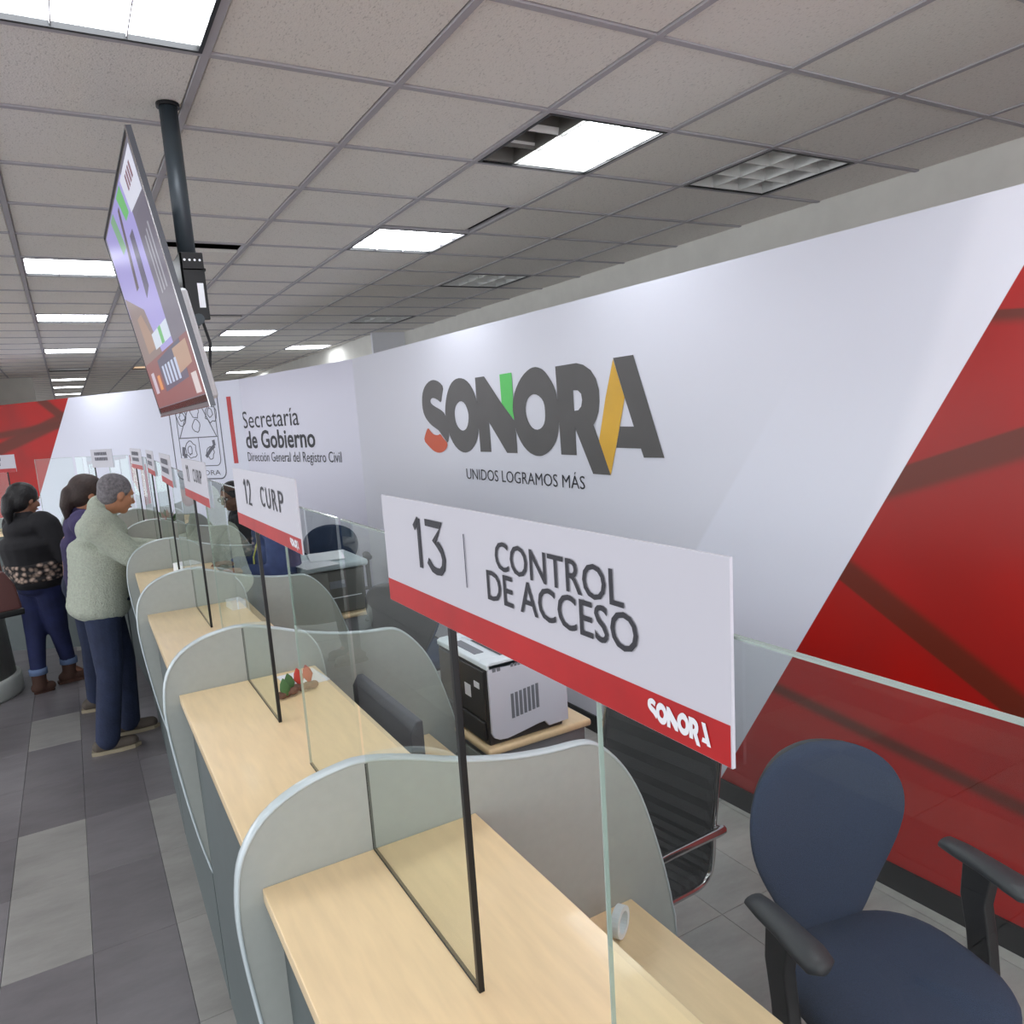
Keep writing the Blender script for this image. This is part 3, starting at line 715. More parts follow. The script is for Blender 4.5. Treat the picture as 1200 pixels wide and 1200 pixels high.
spix([(.44, .37), (.38, .37), (.38, .29), (.44, .29)], (80, 170, 90), 6)
spix([(.30, .24), (.05, .24), (.05, .14), (.30, .12)], (164, 128, 104), 5)
for q in range(5): spix([(.60-.07*q, .20), (.56-.07*q, .20), (.56-.07*q, .10), (.60-.07*q, .10)], (176, 188, 214), 6)
for q in range(3): spix([(.07+.045*q, .72-.01*q), (.085+.045*q, .72-.01*q), (.085+.045*q, .46), (.07+.045*q, .46)], (150, 150, 160), 4)
for q in range(4): spix([(.08+.035*q, .96), (.10+.035*q, .96), (.10+.035*q, .90), (.08+.035*q, .90)], (110, 60, 80), 4)
spix([(.92, .20), (.84, .20), (.84, .08), (.92, .08)], (186, 176, 190), 5)
spix([(.78, .17), (.71, .17), (.71, .09), (.78, .09)], (206, 130, 50), 5)
spix([(.12, .10), (.04, .10), (.04, .01), (.12, .01)], (200, 190, 190), 5)
px, py = .457, 2.96
tp = thing('television_pole', (px, py, 2.28), 0, 'dark grey metal pole with black bracket holding the television from the ceiling', 'pole')
obj('pole', MB().tube([(0, 0, .14), (0, 0, CH-2.28+.01)], .030, 20), M['polemetal'], tp, smooth=True)
obj('ceiling_collar', MB().tube([(0, 0, CH-2.28-.012), (0, 0, CH-2.28)], .038, 20), M['blackmetal'], tp)
bk = MB().box((-.045, -.13, -.02), (-.035, .13, .20)).box((-.045, -.13, -.02), (.03, -.12, .20)).box((-.045, .12, -.02), (.03, .13, .20)).box((-.04, -.13, .14), (.035, .13, .15))
obj('bracket', bk, M['blackmetal'], tp, bevel=.003)
obj('label_plate', MB().box((.0, -.1315, .02), (.02, -.1305, .10)), M['paper'], tp)
hl = MB()
for q in range(4): hl.tube([(-.03+.016*q, -.1312, .175), (-.03+.016*q, -.1305, .175)], .004, 8)
obj('bolt_hole', hl, M['paper'], tp)
obj('hinge', MB().tube([(-.01, -.15, -.02), (-.01, .15, -.02)], .018, 12).box((-.09, -.10, -.04), (-.03, -.08, .06)).box((-.09, .08, -.04), (-.03, .10, .06)), M['polemetal'], tp)
obj('cable', MB().tube([(.0, -.14, -.02), (.015, -.15, -.10), (.0, -.16, -.20), (-.03, -.15, -.26)], .005, 8), M['black'], tp)

# ------------------------------------------------------------------ staff-side furniture
def sup(a, n): return (abs(a)**n)*(1 if a >= 0 else -1)
def office_chair(loc, rz, label):
    t = thing('office_chair', loc, rz, label, 'chair', 'blue fabric swivel chairs behind the counter')   # faces local +y
    # backrest
    rings = []
    N = 28
    prof = [(.47, .02), (.475, .08), (.50, .115), (.57, .155), (.65, .200), (.72, .232), (.78, .246), (.84, .242), (.895, .215), (.935, .170), (.960, .115), (.973, .05), (.976, .01)]
    prof = [(a-.02, b) for a, b in spl(prof, 3)]
    for z, w in prof:
        dep = .032*min(1, (w/.12))**.7
        lean = -.235 - (z-.5)*.12
        rings.append([V((w*math.cos(2*math.pi*k/N), lean + .9*(w*math.cos(2*math.pi*k/N))**2 + dep*math.sin(2*math.pi*k/N), z)) for k in range(N)])
    obj('backrest', MB().loft(rings), M['bluefab'], t, smooth=True)
    obj('back_shell', MB().loft([[V((p.x*.96, p.y-.012, p.z)) for p in r] for r in rings[1:-1]]), M['black'], t, smooth=True)
    rings = []
    for z, s in ((.405, .80), (.41, .93), (.43, 1.0), (.455, 1.0), (.475, .96), (.487, .86), (.494, .60), (.497, .2)):
        rings.append([V((.25*s*sup(math.cos(2*math.pi*k/36), .72), .235*s*sup(math.sin(2*math.pi*k/36), .72) - .0, z - (.015 if math.sin(2*math.pi*k/36) > .9 else 0))) for k in range(36)])
    obj('seat', MB().loft(rings), M['bluefab'], t, smooth=True)
    obj('seat_pan', MB().loft([[V((.2*math.cos(2*math.pi*k/24), .19*math.sin(2*math.pi*k/24), z)) for k in range(24)] for z in (.375, .405)]), M['black'], t)
    obj('back_bracket', MB().tube([(0, -.1, .385), (0, -.24, .40), (0, -.275, .52), (0, -.29, .66)], .018, 10), M['black'], t, smooth=True)
    for s in (-1, 1):
        ar = MB(); x = .30*s; rs = []
        for y, w, h, dz in ((-.135, .012, .008, -.004), (-.127, .028, .015, -.002), (-.08, .034, .018, .0), (.0, .036, .018, .0), (.07, .042, .019, -.004), (.105, .038, .018, -.010), (.118, .015, .01, -.014)):
            rs.append([V((x + w*math.cos(a), y, .685+dz + h*math.sin(a))) for a in [2*math.pi*k/14 for k in range(14)]])
        arm = obj('armrest', ar.loft(rs), M['armrub'], t, smooth=True)
        po = MB(); rs = []
        for z, y, w, d in ((.675, -.02, .018, .042), (.58, -.03, .018, .036), (.48, -.01, .018, .034), (.40, .0, .018, .034), (.385, .0, .018, .034)):
            rs.append([V((x+w*sx, y+d*sy, z)) for sx, sy in ((-1, -1), (1, -1), (1, 1), (-1, 1))])
        po.loft(rs); po.box((min(x, .12*s), -.03, .375), (max(x, .12*s), .03, .395))
        obj('armrest_post', po, M['black'], arm, bevel=.006)
    obj('column', MB().tube([(0, 0, .10), (0, 0, .38)], .028, 14), M['black'], t, smooth=True)
    for k in range(5):
        a = 2*math.pi*k/5+.3; c, s_ = math.cos(a), math.sin(a)
        leg = obj('base_leg', MB().tube([(0, 0, .12), (.15*c, .15*s_, .10), (.29*c, .29*s_, .075)], [.03, .022, .016], 8), M['black'], t, smooth=True)
        obj('caster', MB().tube([(.29*c-.022*s_, .29*s_+.022*c, .03), (.29*c+.022*s_, .29*s_-.022*c, .03)], .03, 14), M['black'], leg)
    return t
ch0 = office_chair((1.55, .99, 0), 2.93, 'blue fabric swivel chair with two armrests, nearest the viewer at lower right')
copytree(ch0, (1.73, 4.22, 0), R(-50), 'blue swivel chair seen from behind, between the white printer and the copier')
copytree(ch0, (1.90, 6.55, 0), R(165), 'far blue swivel chair near the wall, behind the copier')
copytree(ch0, (1.32, 6.72, 0), R(110), 'far blue swivel chair in which the clerk with glasses sits')

# ribbed black chair with chrome frame
bc = thing('ribbed_chair', (1.28, 1.78, 0), R(98), 'black ribbed high-back chair with chrome armrest and frame', 'chair')   # faces local +y
prof = [(-.30, 1.12), (-.295, 1.0), (-.275, .85), (-.25, .70), (-.232, .58), (-.225, .50), (-.205, .445), (-.16, .425), (-.08, .43), (.02, .44), (.12, .445), (.20, .435), (.235, .40)]
def spl(P, n):
    out = []
    for i in range(len(P)-1):
        p0, p1, p2, p3 = P[max(i-1, 0)], P[i], P[i+1], P[min(i+2, len(P)-1)]
        for k in range(n):
            t_ = k/n
            out.append(tuple(.5*((2*p1[j]) + (-p0[j]+p2[j])*t_ + (2*p0[j]-5*p1[j]+4*p2[j]-p3[j])*t_*t_ + (-p0[j]+3*p1[j]-3*p2[j]+p3[j])*t_**3) for j in range(len(p1))))
    return out+[P[-1]]
fine = spl(prof, 4)
rings = []
for q, (y, z) in enumerate(fine):
    y0, z0 = fine[max(q-1, 0)]; y1, z1 = fine[min(q+1, len(fine)-1)]
    d = V((0, y1-y0, z1-z0)).normalized(); nn = V((0, -d.z, d.y)); w = .235
    tk = .006 if q % 2 == 0 else .015
    c = V((0, y, z)); rings.append([c+V((-w, 0, 0))-nn*.004, c+V((w, 0, 0))-nn*.004, c+V((w, 0, 0))+nn*.004, c+V((w-.02, 0, 0))+nn*tk, c+V((-w+.02, 0, 0))+nn*tk, c+V((-w, 0, 0))+nn*.004])
obj('ribbed_shell', MB().loft(rings), M['meshblk'], bc)
for s in (-1, 1):
    obj('side_rail', MB().tube([(s*.242, y, z) for y, z in fine], .009, 8), M['chrome'], bc, smooth=True)
    P = spl([(s*.245, -.235, .585), (s*.285, -.22, .605), (s*.295, -.10, .625), (s*.295, .08, .64), (s*.29, .13, .62), (s*.26, .12, .50), (s*.245, .08, .44)], 4)
    rs = []
    for i_, p in enumerate(P): 
        rs.append(V(p))
    obj('chrome_armrest', MB().tube(rs, .013, 8), M['chrome'], bc, smooth=True)
obj('column', MB().tube([(0, 0, .10), (0, 0, .42)], .026, 12), M['chrome'], bc, smooth=True)
for k in range(5):
    a = 2*math.pi*k/5; c, s_ = math.cos(a), math.sin(a)
    leg = obj('base_leg', MB().tube([(0, 0, .12), (.15*c, .15*s_, .10), (.28*c, .28*s_, .075)], [.026, .02, .014], 8), M['chrome'], bc, smooth=True)
    obj('caster', MB().tube([(.28*c-.02*s_, .28*s_+.02*c, .028), (.28*c+.02*s_, .28*s_-.02*c, .028)], .028, 12), M['black'], leg)

def cabinet(loc, w, d, label):
    t = thing('pedestal_cabinet', loc, 0, label, 'cabinet', 'grey pedestals with maple tops')
    obj('body', MB().box((.02, .02, 0), (w-.02, d-.02, .712)), mat('cabinet_grey', (128, 130, 132), .5) if 'cabinet_grey' not in bpy.data.materials else bpy.data.materials['cabinet_grey'], t, bevel=.003)
    obj('top', MB().box((0, 0, .712), (w, d, .74)), M['maple'], t, bevel=.01)
    for k in range(3):
        dr = obj('drawer', MB().box((.012, .04, .05+.215*k), (.02, d-.04, .255+.215*k)), M['lam'], t, bevel=.002)
        obj('handle', MB().tube([(0.0, d/2-.06, .20+.215*k), (0.0, d/2+.06, .20+.215*k)], .005, 8), M['chrome'], dr)
cabinet((1.105, 2.185, 0), .437, .50, 'grey pedestal with a rounded maple top under the white laser printer')
cabinet((1.06, 4.35, 0), .46, .56, 'grey pedestal with a maple top under the dark grey copier')

pr = thing('laser_printer', (1.125, 2.20, .74), 0, 'white laser printer with black front and side vent on a maple-topped pedestal', 'printer')
W, D, H = .325, .40, .30
pb = MB().box((.0, .012, .0), (W-.02, D-.012, H*.93)); obj('base', pb, M['prblack'], pr, bevel=.006)
side = [(.006, .99), (.006, .16), (.014, .10), (.035, .06), (.065, .05), (.10, .065), (.20, .12), (.222, .125), (.24, .05), (.325, .06), (.325, .99)]
for (y0, y1) in ((0, .014), (D-.014, D)):
    obj('side_cover', MB().prism([(x, z*H) for x, z in side], lambda a, b, t: V((a, t, b)), y0, y1), M['prwhite'], pr, bevel=.004)
obj('rear_cover', MB().box((W-.03, .01, .02), (W, D-.01, H*.985)), M['prwhite'], pr, bevel=.004)
tp_ = MB()
sect = [(0.0, H-.022), (0.0, H-.004), (.012, H+.003), (.075, H+.003), (.082, H-.0), (.15, H-.04), (.30, H-.002), (.325, H+.0), (.325, H-.05), (.15, H-.055), (.08, H-.03)]
tp_.prism(sect, lambda a, b, t: V((a, t, b)), .055, D-.05)
edg = [(0.0, H-.022), (0.0, H-.004), (.012, H+.003), (.30, H+.003), (.325, H-.005), (.325, H-.03)]
tp_.prism(edg, lambda a, b, t: V((a, t, b)), .0, .055); tp_.prism(edg, lambda a, b, t: V((a, t, b)), D-.05, D)
obj('top_cover', tp_, M['prlid'], pr, bevel=.003)
obj('control_panel', MB().box((.018, .12, H+.003), (.055, .30, H+.0055)), M['prgrey'], pr)
obj('front_door', MB().box((-.006, .02, .09), (.002, D-.02, H*.90)), M['prblack'], pr, bevel=.004)
obj('paper_tray', MB().box((-.008, .03, .012), (.002, D-.03, .082)), M['prblack'], pr, bevel=.004)
obj('sticker', MB().box((-.0075, .05, .20), (-.006, .09, .222)), M['paper'], pr); obj('sticker', MB().box((-.0075, .12, .15), (-.006, .165, .195)), M['paper'], pr)
vt = MB()
for k in range(7): vt.box((.088+.017*k, -.002, .085+.0022*k), (.099+.017*k, .002, .175+.0022*k))
obj('side_vent', vt, M['prgrey'], pr)
vt = MB()
for k in range(6): vt.box((.095+.014*k, -.0015, .272), (.105+.014*k, .002, .284))
for k in range(2): vt.box((.022+.018*k, -.0015, .268), (.035+.018*k, .002, .282))
obj('top_vent', vt, M['prgrey'], pr)

cp = thing('copier', (1.10, 4.39, .74), 0, 'dark grey copier with a pale lid and loose papers on it', 'copier')
obj('body', MB().box((0, 0, 0), (.36, .44, .27)), M['mfp'], cp, bevel=.02)
obj('lid', MB().box((-.03, -.02, .275), (.385, .45, .315)), M['mfplid'], cp, bevel=.014)
obj('front_label', MB().box((.14, -.003, .16), (.235, .001, .205)), M['prgrey'], cp)
obj('drawer_seam', MB().box((.03, -.003, .10), (.33, .001, .105)), M['paper'], cp)
obj('side_handle', MB().box((.355, .04, .07), (.372, .10, .27)), M['black'], cp, bevel=.006)
for q, (dx, dy, rz) in enumerate(((1.17, 4.46, .15), (1.30, 4.62, -.2))):
    pp = obj('paper_sheet', MB().box((-.105, -.148, 0), (.105, .148, .004)), M['paper']); pp.location = (dx, dy, 1.0562+.0045*q); pp.rotation_euler = (0, 0, rz)
    tag(pp, ['white paper sheets at the front of the copier lid', 'upper white paper sheets farther back on the copier lid'][q], 'paper', 'papers on the copier')

mn = thing('monitor', (.70, 2.01, .74), 0, 'dark computer monitor seen from behind over the second counter top', 'monitor')
obj('panel', MB().prism([(-.03, .12), (-.01, .11), (.008, .11), (.008, .36), (-.012, .36), (-.03, .33)], lambda a, b, t: V((a, t, b)), -.24, .23), mat('monitor_plastic', (64, 66, 74), .45), mn, bevel=.004)
obj('screen', MB().box((.008, -.225, .125), (.0095, .215, .345)), M['screenglass'], mn)
obj('stand', MB().box((-.03, -.03, 0), (-.012, .03, .16)).box((-.06, -.11, 0), (.10, .11, .012)), M['black'], mn, bevel=.003)

tr = MB(); rings = []
for k in range(24):
    a = 2*math.pi*k/24; rings.append([V(((.030+dx)*math.cos(a), dy, (.030+dx)*math.sin(a)+.036)) for dx, dy in ((-.006, -.009), (.005, -.009), (.005, .009), (-.006, .009))])
o = obj('tape_roll', MB().loft(rings, closed=True), M['prlid']); o.location = (.895, 1.20, .7405); o.rotation_euler = (0, 0, R(30))
tag(o, 'white ring-shaped tape roll on the low desk, nearest bay', 'tape')

# little things on the counter tops
ct = thing('craft_ornament', (.50, 2.22, WT), .3, 'small brown craft ornament with green and red pieces on the second counter top', 'ornament')
B = MB(); q = random.Random(4)
for k in range(7): B.ell((.018*k-.055, .012*q.random(), .012+.006*q.random()), (.016, .014, .012), 8, 5)
obj('base', B, M['twig'], ct, smooth=True)
for c_, m_, nm in (((-.02, .015, .04), 'green', 'green_leaf'), ((.015, .02, .045), 'redleaf', 'red_leaf'), ((-.045, 0, .035), 'green', 'green_leaf'), ((.04, .01, .05), 'redleaf', 'red_leaf')):
    obj(nm, MB().loft([[V(c_)+V((.018*math.cos(a)*w, .004*math.sin(a)*w+z*.3, z)) for a in [2*math.pi*k/8 for k in range(8)]] for z, w in ((-.025, .3), (-.005, 1), (.012, .7), (.025, .1))]), M[m_], ct, smooth=True)
def flat(name, loc, w, l, h, rz, m, label, cat):
    o = obj(name, MB().box((-w/2, -l/2, 0), (w/2, l/2, h)), m); o.location = loc; o.rotation_euler = (0, 0, rz); return tag(o, label, cat)
flat('paper_sheet', (.545, 2.345, WT+.0005), .12, .15, .003, .1, M['paper'], 'white paper behind the craft ornament, second counter top', 'paper')
flat('paper_stack', (.56, 3.52, WT+.0005), .06, .10, .035, .1, M['paper'], 'white paper stack on the third counter top', 'paper')
flat('paper_stack', (.50, 4.60, WT+.0005), .11, .16, .06, .2, M['paper'], 'white paper block on the fourth counter top', 'paper')
for (x, y, nm, lb) in ((.52, 6.75, 'pink_box', 'pink wrapped box on the counter past the man\'s face'),):
    t = thing(nm, (x, y, WT), .2, lb, 'box'); obj('box', MB().box((-.06, -.06, 0), (.06, .06, .11)), M['pink'], t, bevel=.01)
    obj('ribbon', MB().box((-.063, -.012, 0), (.063, .012, .113)), M['paper'], t)
t = thing('potted_plant', (.60, 6.45, WT), 0, 'small green potted plant with red blooms on the counter behind the poles', 'plant')
obj('pot', MB().loft([[V((r*math.cos(2*math.pi*k/16), r*math.sin(2*math.pi*k/16), z)) for k in range(16)] for z, r in ((0, .04), (.09, .055))]), M['pink'], t, smooth=True)
q = random.Random(5)
lf = MB(); rf = MB()
for k in range(26):
    a = q.random()*6.28; e = .4+q.random()*.9; L_ = .09+.05*q.random(); d = V((math.cos(a)*math.cos(e), math.sin(a)*math.cos(e), math.sin(e))); s = d.cross(V((0, 0, 1))).normalized()*.022
    b0 = V((0, 0, .09)); (rf if k % 4 == 0 else lf).add([b0, b0+d*L_*.5+s, b0+d*L_, b0+d*L_*.5-s, b0+d*L_*.5+V((0, 0, .006))], [(0, 1, 4), (1, 2, 4), (2, 3, 4), (3, 0, 4)])
obj('leaves', lf, M['green'], t); obj('blooms', rf, M['redleaf'], t)
t = thing('waste_bin', (-1.0, 6.85, 0), 0, 'grey cylindrical bin with a pale base ring at the left picture edge', 'bin')
obj('body', MB().loft([[V((r*math.cos(2*math.pi*k/40), r*math.sin(2*math.pi*k/40), z)) for k in range(40)] for z, r in ((.06, .43), (.78, .40), (.80, .38))]), M['binbody'], t, smooth=True)
obj('base_ring', MB().loft([[V((r*math.cos(2*math.pi*k/40), r*math.sin(2*math.pi*k/40), z)) for k in range(40)] for z, r in ((0, .455), (.02, .462), (.13, .462), (.15, .445))]), M['binring'], t, smooth=True)

# ------------------------------------------------------------------ people
def remesh(mb, m, name, parent, vox=.011, it=3, fac=.5):
    me = mb.mesh('tmp', m); o = bpy.data.objects.new('tmp', me); COL.objects.link(o)
    r = o.modifiers.new('r', 'REMESH'); r.mode = 'VOXEL'; r.voxel_size = vox
    s = o.modifiers.new('s', 'SMOOTH'); s.iterations = it; s.factor = fac
    me2 = bpy.data.meshes.new_from_object(o.evaluated_get(bpy.context.evaluated_depsgraph_get()))
    bpy.data.objects.remove(o); me2.name = name
    if not me2.materials: me2.materials.append(m)
    return link(name, me2, parent, smooth=True)
def hand(B, w, d, up, side, curl=.5):
    """wrist w, direction d, palm normal -up; five fingers"""
    d = d.normalized(); up = (up - d*up.dot(d)).normalized(); lat = d.cross(up)*side
    T = Matrix((d, lat, up)).transposed()
    B.ell(w+d*.045, (.048, .040, .016), 12, 8, T)
    for k, (off, ln) in enumerate(((-.030, .062), (-.010, .074), (.011, .070), (.030, .054))):
        p = w + d*.078 + lat*off; a = p + (d*math.cos(curl*.4)-up*math.sin(curl*.4))*ln*.5; b = a + (d*math.cos(curl)-up*math.sin(curl))*ln*.5
        B.caps(p, a, .0098, .009, 8); B.caps(a, b, .009, .0075, 8)
    p = w + d*.03 - lat*.032; a = p + (d*.6-lat*.7).normalized()*.035; b = a + (d*.9-lat*.2-up*.2).normalized()*.03
    B.caps(p, a, .012, .011, 8); B.caps(a, b, .011, .009, 8)
def person(loc, label, J, top, bottom, hair, skin, shoes, headyaw=0, headpitch=0, hairstyle='short', toph=1.0, sleeve='long', name='person', hem=None, vox=.011, extra=None, legs=True, hs=1.0):
    """J: world joints. Everything is stored relative to loc."""
    loc = V(loc); t = thing(name, loc, 0, label, 'person', None)
    J = {k: (v if isinstance(v, (int, float)) else V(v) if k[:3] in ('toe', 'hup') else V(v)-loc) for k, v in J.items()}
    hf = V((math.cos(headyaw)*math.cos(headpitch), math.sin(headyaw)*math.cos(headpitch), math.sin(headpitch)))   # face direction
    hl = V((-math.sin(headyaw), math.cos(headyaw), 0)); hu = hf.cross(hl); HT = Matrix((hf, hl, hu)).transposed()
    H = J['head']; P = lambda x, y, z: H + (HT @ V((x, y, z)))*hs
    bw = J.get('bw', .17)
    sl = (J['shL']-J['shR']).normalized()
    B = MB()
    # head and face
    B.ell(P(-.012, 0, .03), tuple(x*hs for x in (.094, .074, .086)), 20, 14, HT); B.ell(P(.018, 0, -.03), tuple(x*hs for x in (.068, .060, .078)), 18, 12, HT)
    B.ell(P(.050, 0, -.085), tuple(x*hs for x in (.030, .034, .024)), 12, 8, HT)                       # chin
    B.ell(P(.072, 0, .025), tuple(x*hs for x in (.018, .05, .02)), 12, 8, HT)                           # brow
    B.caps(P(.083, 0, .012), P(.103, 0, -.025), .010*hs, .014*hs, 8)                                       # nose
    for s in (-1, 1):
        B.ell(P(.096, s*.012, -.028), .009*hs, 8, 6); B.ell(P(.058, s*.036, -.020), tuple(x*hs for x in (.024, .020, .022)), 10, 8, HT)
        B.ell(P(-.004, s*.075, -.005), tuple(x*hs for x in (.020, .010, .033)), 10, 8, HT)
    B.ell(P(.080, 0, -.058), tuple(x*hs for x in (.014, .024, .010)), 10, 6, HT)
    B.caps(P(-.02, 0, -.06), J['neck'], .052, .058)
    # trunk and limbs in one surface
    up_ = (J['neck']-J['pelvis']).normalized()
    B.caps(J['neck']-up_*.07, J['chest'], .07, bw*.78); B.caps(J['chest'], J['pelvis'], bw*.78, bw*.80)
    for s in 'LR':
        B.caps(J['neck']-up_*.06, J['sh'+s], .055, .055); B.caps(J['sh'+s], J['el'+s], .048, .036); B.caps(J['el'+s], J['wr'+s], .036, .024)
        d = J['wr'+s]-J['el'+s]
        hand(B, J['wr'+s], d, J.get('hup', V((0, 0, 1))), 1 if s == 'L' else -1, .7)
        if legs:
            B.caps(J['hip'+s], J['kn'+s], .078, .052); B.caps(J['kn'+s], J['an'+s], .050, .034); B.caps(J['an'+s], J['an'+s]+J['toe'+s]*.08-V((0, 0, .06)), .032, .022)
    body = remesh(B, M[skin], 'body', t, vox*.75, 2)
    for s in (-1, 1):
        obj('eye', MB().ell(P(.072, s*.031, .004), .0115*hs, 10, 8), M['eye'], body, smooth=True); obj('pupil', MB().ell(P(.081, s*.031, .004), .0055*hs, 8, 6), M['pupil'], body, smooth=True)
        obj('eyebrow', MB().caps(P(.088, s*.016, .026), P(.078, s*.046, .026), .004, .003, 6), M[hair], body)
    obj('lips', MB().ell(P(.090, 0, -.058), tuple(x*hs for x in (.006, .022, .006)), 10, 6, HT), M['lip'], body, smooth=True)
    # hair
    B = MB()
    if hairstyle == 'short':
        B.ell(P(-.022, 0, .040), tuple(x*hs for x in (.098, .083, .088)), 20, 14, HT); B.ell(P(-.05, 0, -.005), tuple(x*hs for x in (.062, .074, .075)), 16, 12, HT)
        for s in (-1, 1): B.ell(P(-.005, s*.058, .028), tuple(x*hs for x in (.05, .026, .036)), 10, 8, HT)
    else:
        B.ell(P(-.025, 0, .040), tuple(x*hs for x in (.108, .092, .095)), 20, 14, HT); B.ell(P(-.055, 0, -.01), tuple(x*hs for x in (.072, .084, .088)), 16, 12, HT)
        if hairstyle == 'pony':
            B.ell(P(-.115, 0, -.005), .05, 12, 8, HT); B.caps(P(-.12, 0, -.01), P(-.125, 0, -.09), .048, .042); B.caps(P(-.125, 0, -.09), P(-.105, 0, -.17), .042, .022)
        if hairstyle == 'long':
            for s in (-1, 0, 1): B.caps(P(-.07, s*.05, -.02), P(-.09, s*.07, -.32), .055, .045)
    remesh(B, M[hair], 'hair', t, .010, 2)
    # top garment
    B = MB(); e = .018*toph
    F = sl.cross(up_).normalized(); TT = Matrix((F, sl, up_)).transposed()
    n_ = 9
    for k in range(n_+1):
        f = k/n_; c = J['pelvis'].lerp(J['chest'], f) - up_*(.06 if 'collar' in J else .02)*(1-f); w = bw*(1.04-.06*math.sin(f*3.14))*J.get('wide', 1.0) + e
        B.ell(c, (w*J.get('deep', .72), w, .10), 18, 8, TT)
    c = J['chest'].lerp(J['neck'], .55); B.ell(c, (bw*.62+e, (J['shL']-J['shR']).length/2*.92, .11), 18, 10, TT)
    B.caps(c, J['neck']-up_*.01, .085, .064+e*.5)
    if 'collar' in J: B.caps(J['neck']-up_*.05, J['neck']+up_*.035-F*.015, .088, .078)
    for s in 'LR':
        B.caps(J['sh'+s].lerp(J['neck'], .25), J['sh'+s], .072+e, .062+e); B.caps(J['sh'+s], J['el'+s], .060+e, .050+e*.9); B.caps(J['el'+s], J['el'+s].lerp(J['wr'+s], .93), .048+e*.9, .036+e*.7)
    tp__ = remesh(B, M[top], 'top', t, vox, 4)
    if hem:
        B = MB(); 
        for k in range(3): B.ell(J['pelvis']+V((0, 0, .0+.05*k)), (bw*.92+e, bw*1.12+e, .06), 20, 8, TT)
        remesh(B, M[hem], 'tunic_hem', t, vox, 3)
    if legs:
        B = MB()
        B.ell(J['pelvis']-V((0, 0, .02)), (bw*.90, bw*1.0, .15), 16, 10, TT)
        for s in 'LR':
            B.caps(J['hip'+s], J['kn'+s], .098*J.get('leg', 1), .070*J.get('leg', 1)); B.caps(J['kn'+s], J['an'+s]-V((0, 0, .02 if shoes == 'shoe' else -.05)), .068*J.get('leg', 1), .056*J.get('cuff', 1))
        tr_ = remesh(B, M[bottom], 'trousers', t, vox, 4)
        if 'turnup' in J:
            for s in 'LR': obj('turned_up_cuff', MB().tube([J['an'+s]+V((0, 0, .03)), J['an'+s]+V((0, 0, .075))], .062, 16), M['cuff'], tr_, smooth=True)
        for s in 'LR':
            a = J['an'+s]; d = J['toe'+s]; g0 = V((a.x, a.y, 0)); B = MB()
            B.caps(V((a.x, a.y, .045))-d*.05, V((a.x, a.y, .040))+d*.13, .042, .036); B.caps(V((a.x, a.y, .05))-d*.01, a+V((0, 0, .02 if shoes == 'shoe' else .05)), .048, .052)
            sh = remesh(B, M[shoes], 'shoe', t, .008, 3)
            lat = V((-d.y, d.x, 0)); S = [g0 + d*(-.095) + lat*.03, g0-d*.04+lat*.042, g0+d*.07+lat*.046, g0+d*.14+lat*.036, g0+d*.175, g0+d*.14-lat*.036, g0+d*.07-lat*.046, g0-d*.04-lat*.042, g0-d*.095-lat*.03]
            obj('sole', MB().loft([[V((p.x, p.y, z)) for p in S] for z in (.0, .022)]), M['sole'] if shoes == 'shoe' else M['brownboot'], sh)
    return t
# grey-haired man leaning on the fourth bay, body facing +x
X1 = (1, -.05, 0)
person((.03, 5.15, 0), 'grey-haired man in a pale grey-green fleece and navy trousers leaning on the counter', dict(
    head=(.222, 5.180, 1.535), neck=(.135, 5.200, 1.43), chest=(.085, 5.220, 1.20), pelvis=(.045, 5.200, .93),
    shL=(.11, 5.33, 1.37), shR=(.085, 4.985, 1.37), elR=(.235, 5.0, 1.185), wrR=(.44, 5.08, 1.155), elL=(.22, 5.40, 1.18), wrL=(.44, 5.33, 1.155),
    hipL=(.06, 5.26, .84), hipR=(.045, 5.12, .84), knL=(.12, 5.27, .48), knR=(.035, 5.04, .48), anL=(.10, 5.28, .10), anR=(-.03, 5.03, .10),
    toeL=X1, toeR=X1, bw=.19, deep=.84, wide=.94, collar=1, leg=1.08, cuff=1.25),
    'sherpa', 'navy', 'hairgrey', 'skin', 'shoe', headyaw=R(20), headpitch=R(-18), toph=1.55)
# woman in the black top, leopard tunic and jeans, turned away to the right
person((-.31, 6.66, 0), 'dark-haired woman in a black top, leopard-print hem and jeans, holding papers', dict(
    head=(-.32, 6.64, 1.46), neck=(-.345, 6.62, 1.34), chest=(-.33, 6.63, 1.14), pelvis=(-.31, 6.64, .90),
    shL=(-.42, 6.80, 1.27), shR=(-.20, 6.50, 1.27), elR=(-.12, 6.46, 1.04), wrR=(.02, 6.62, 1.02), elL=(-.40, 6.92, 1.04), wrL=(-.15, 7.0, 1.04),
    hipL=(-.37, 6.74, .82), hipR=(-.26, 6.58, .82), knL=(-.40, 6.68, .46), knR=(-.25, 6.68, .46), anL=(-.42, 6.60, .12), anR=(-.22, 6.76, .12),
    toeL=(.5, .15, 0), toeR=(.95, .25, 0), bw=.205, leg=1.05, cuff=.95, wide=1.02, deep=.85, turnup=1),
    'blackknit', 'jeans', 'hairblk', 'skindk', 'brownboot', headyaw=R(35), headpitch=R(-12), hairstyle='pony', toph=1.4, hem='leopard')
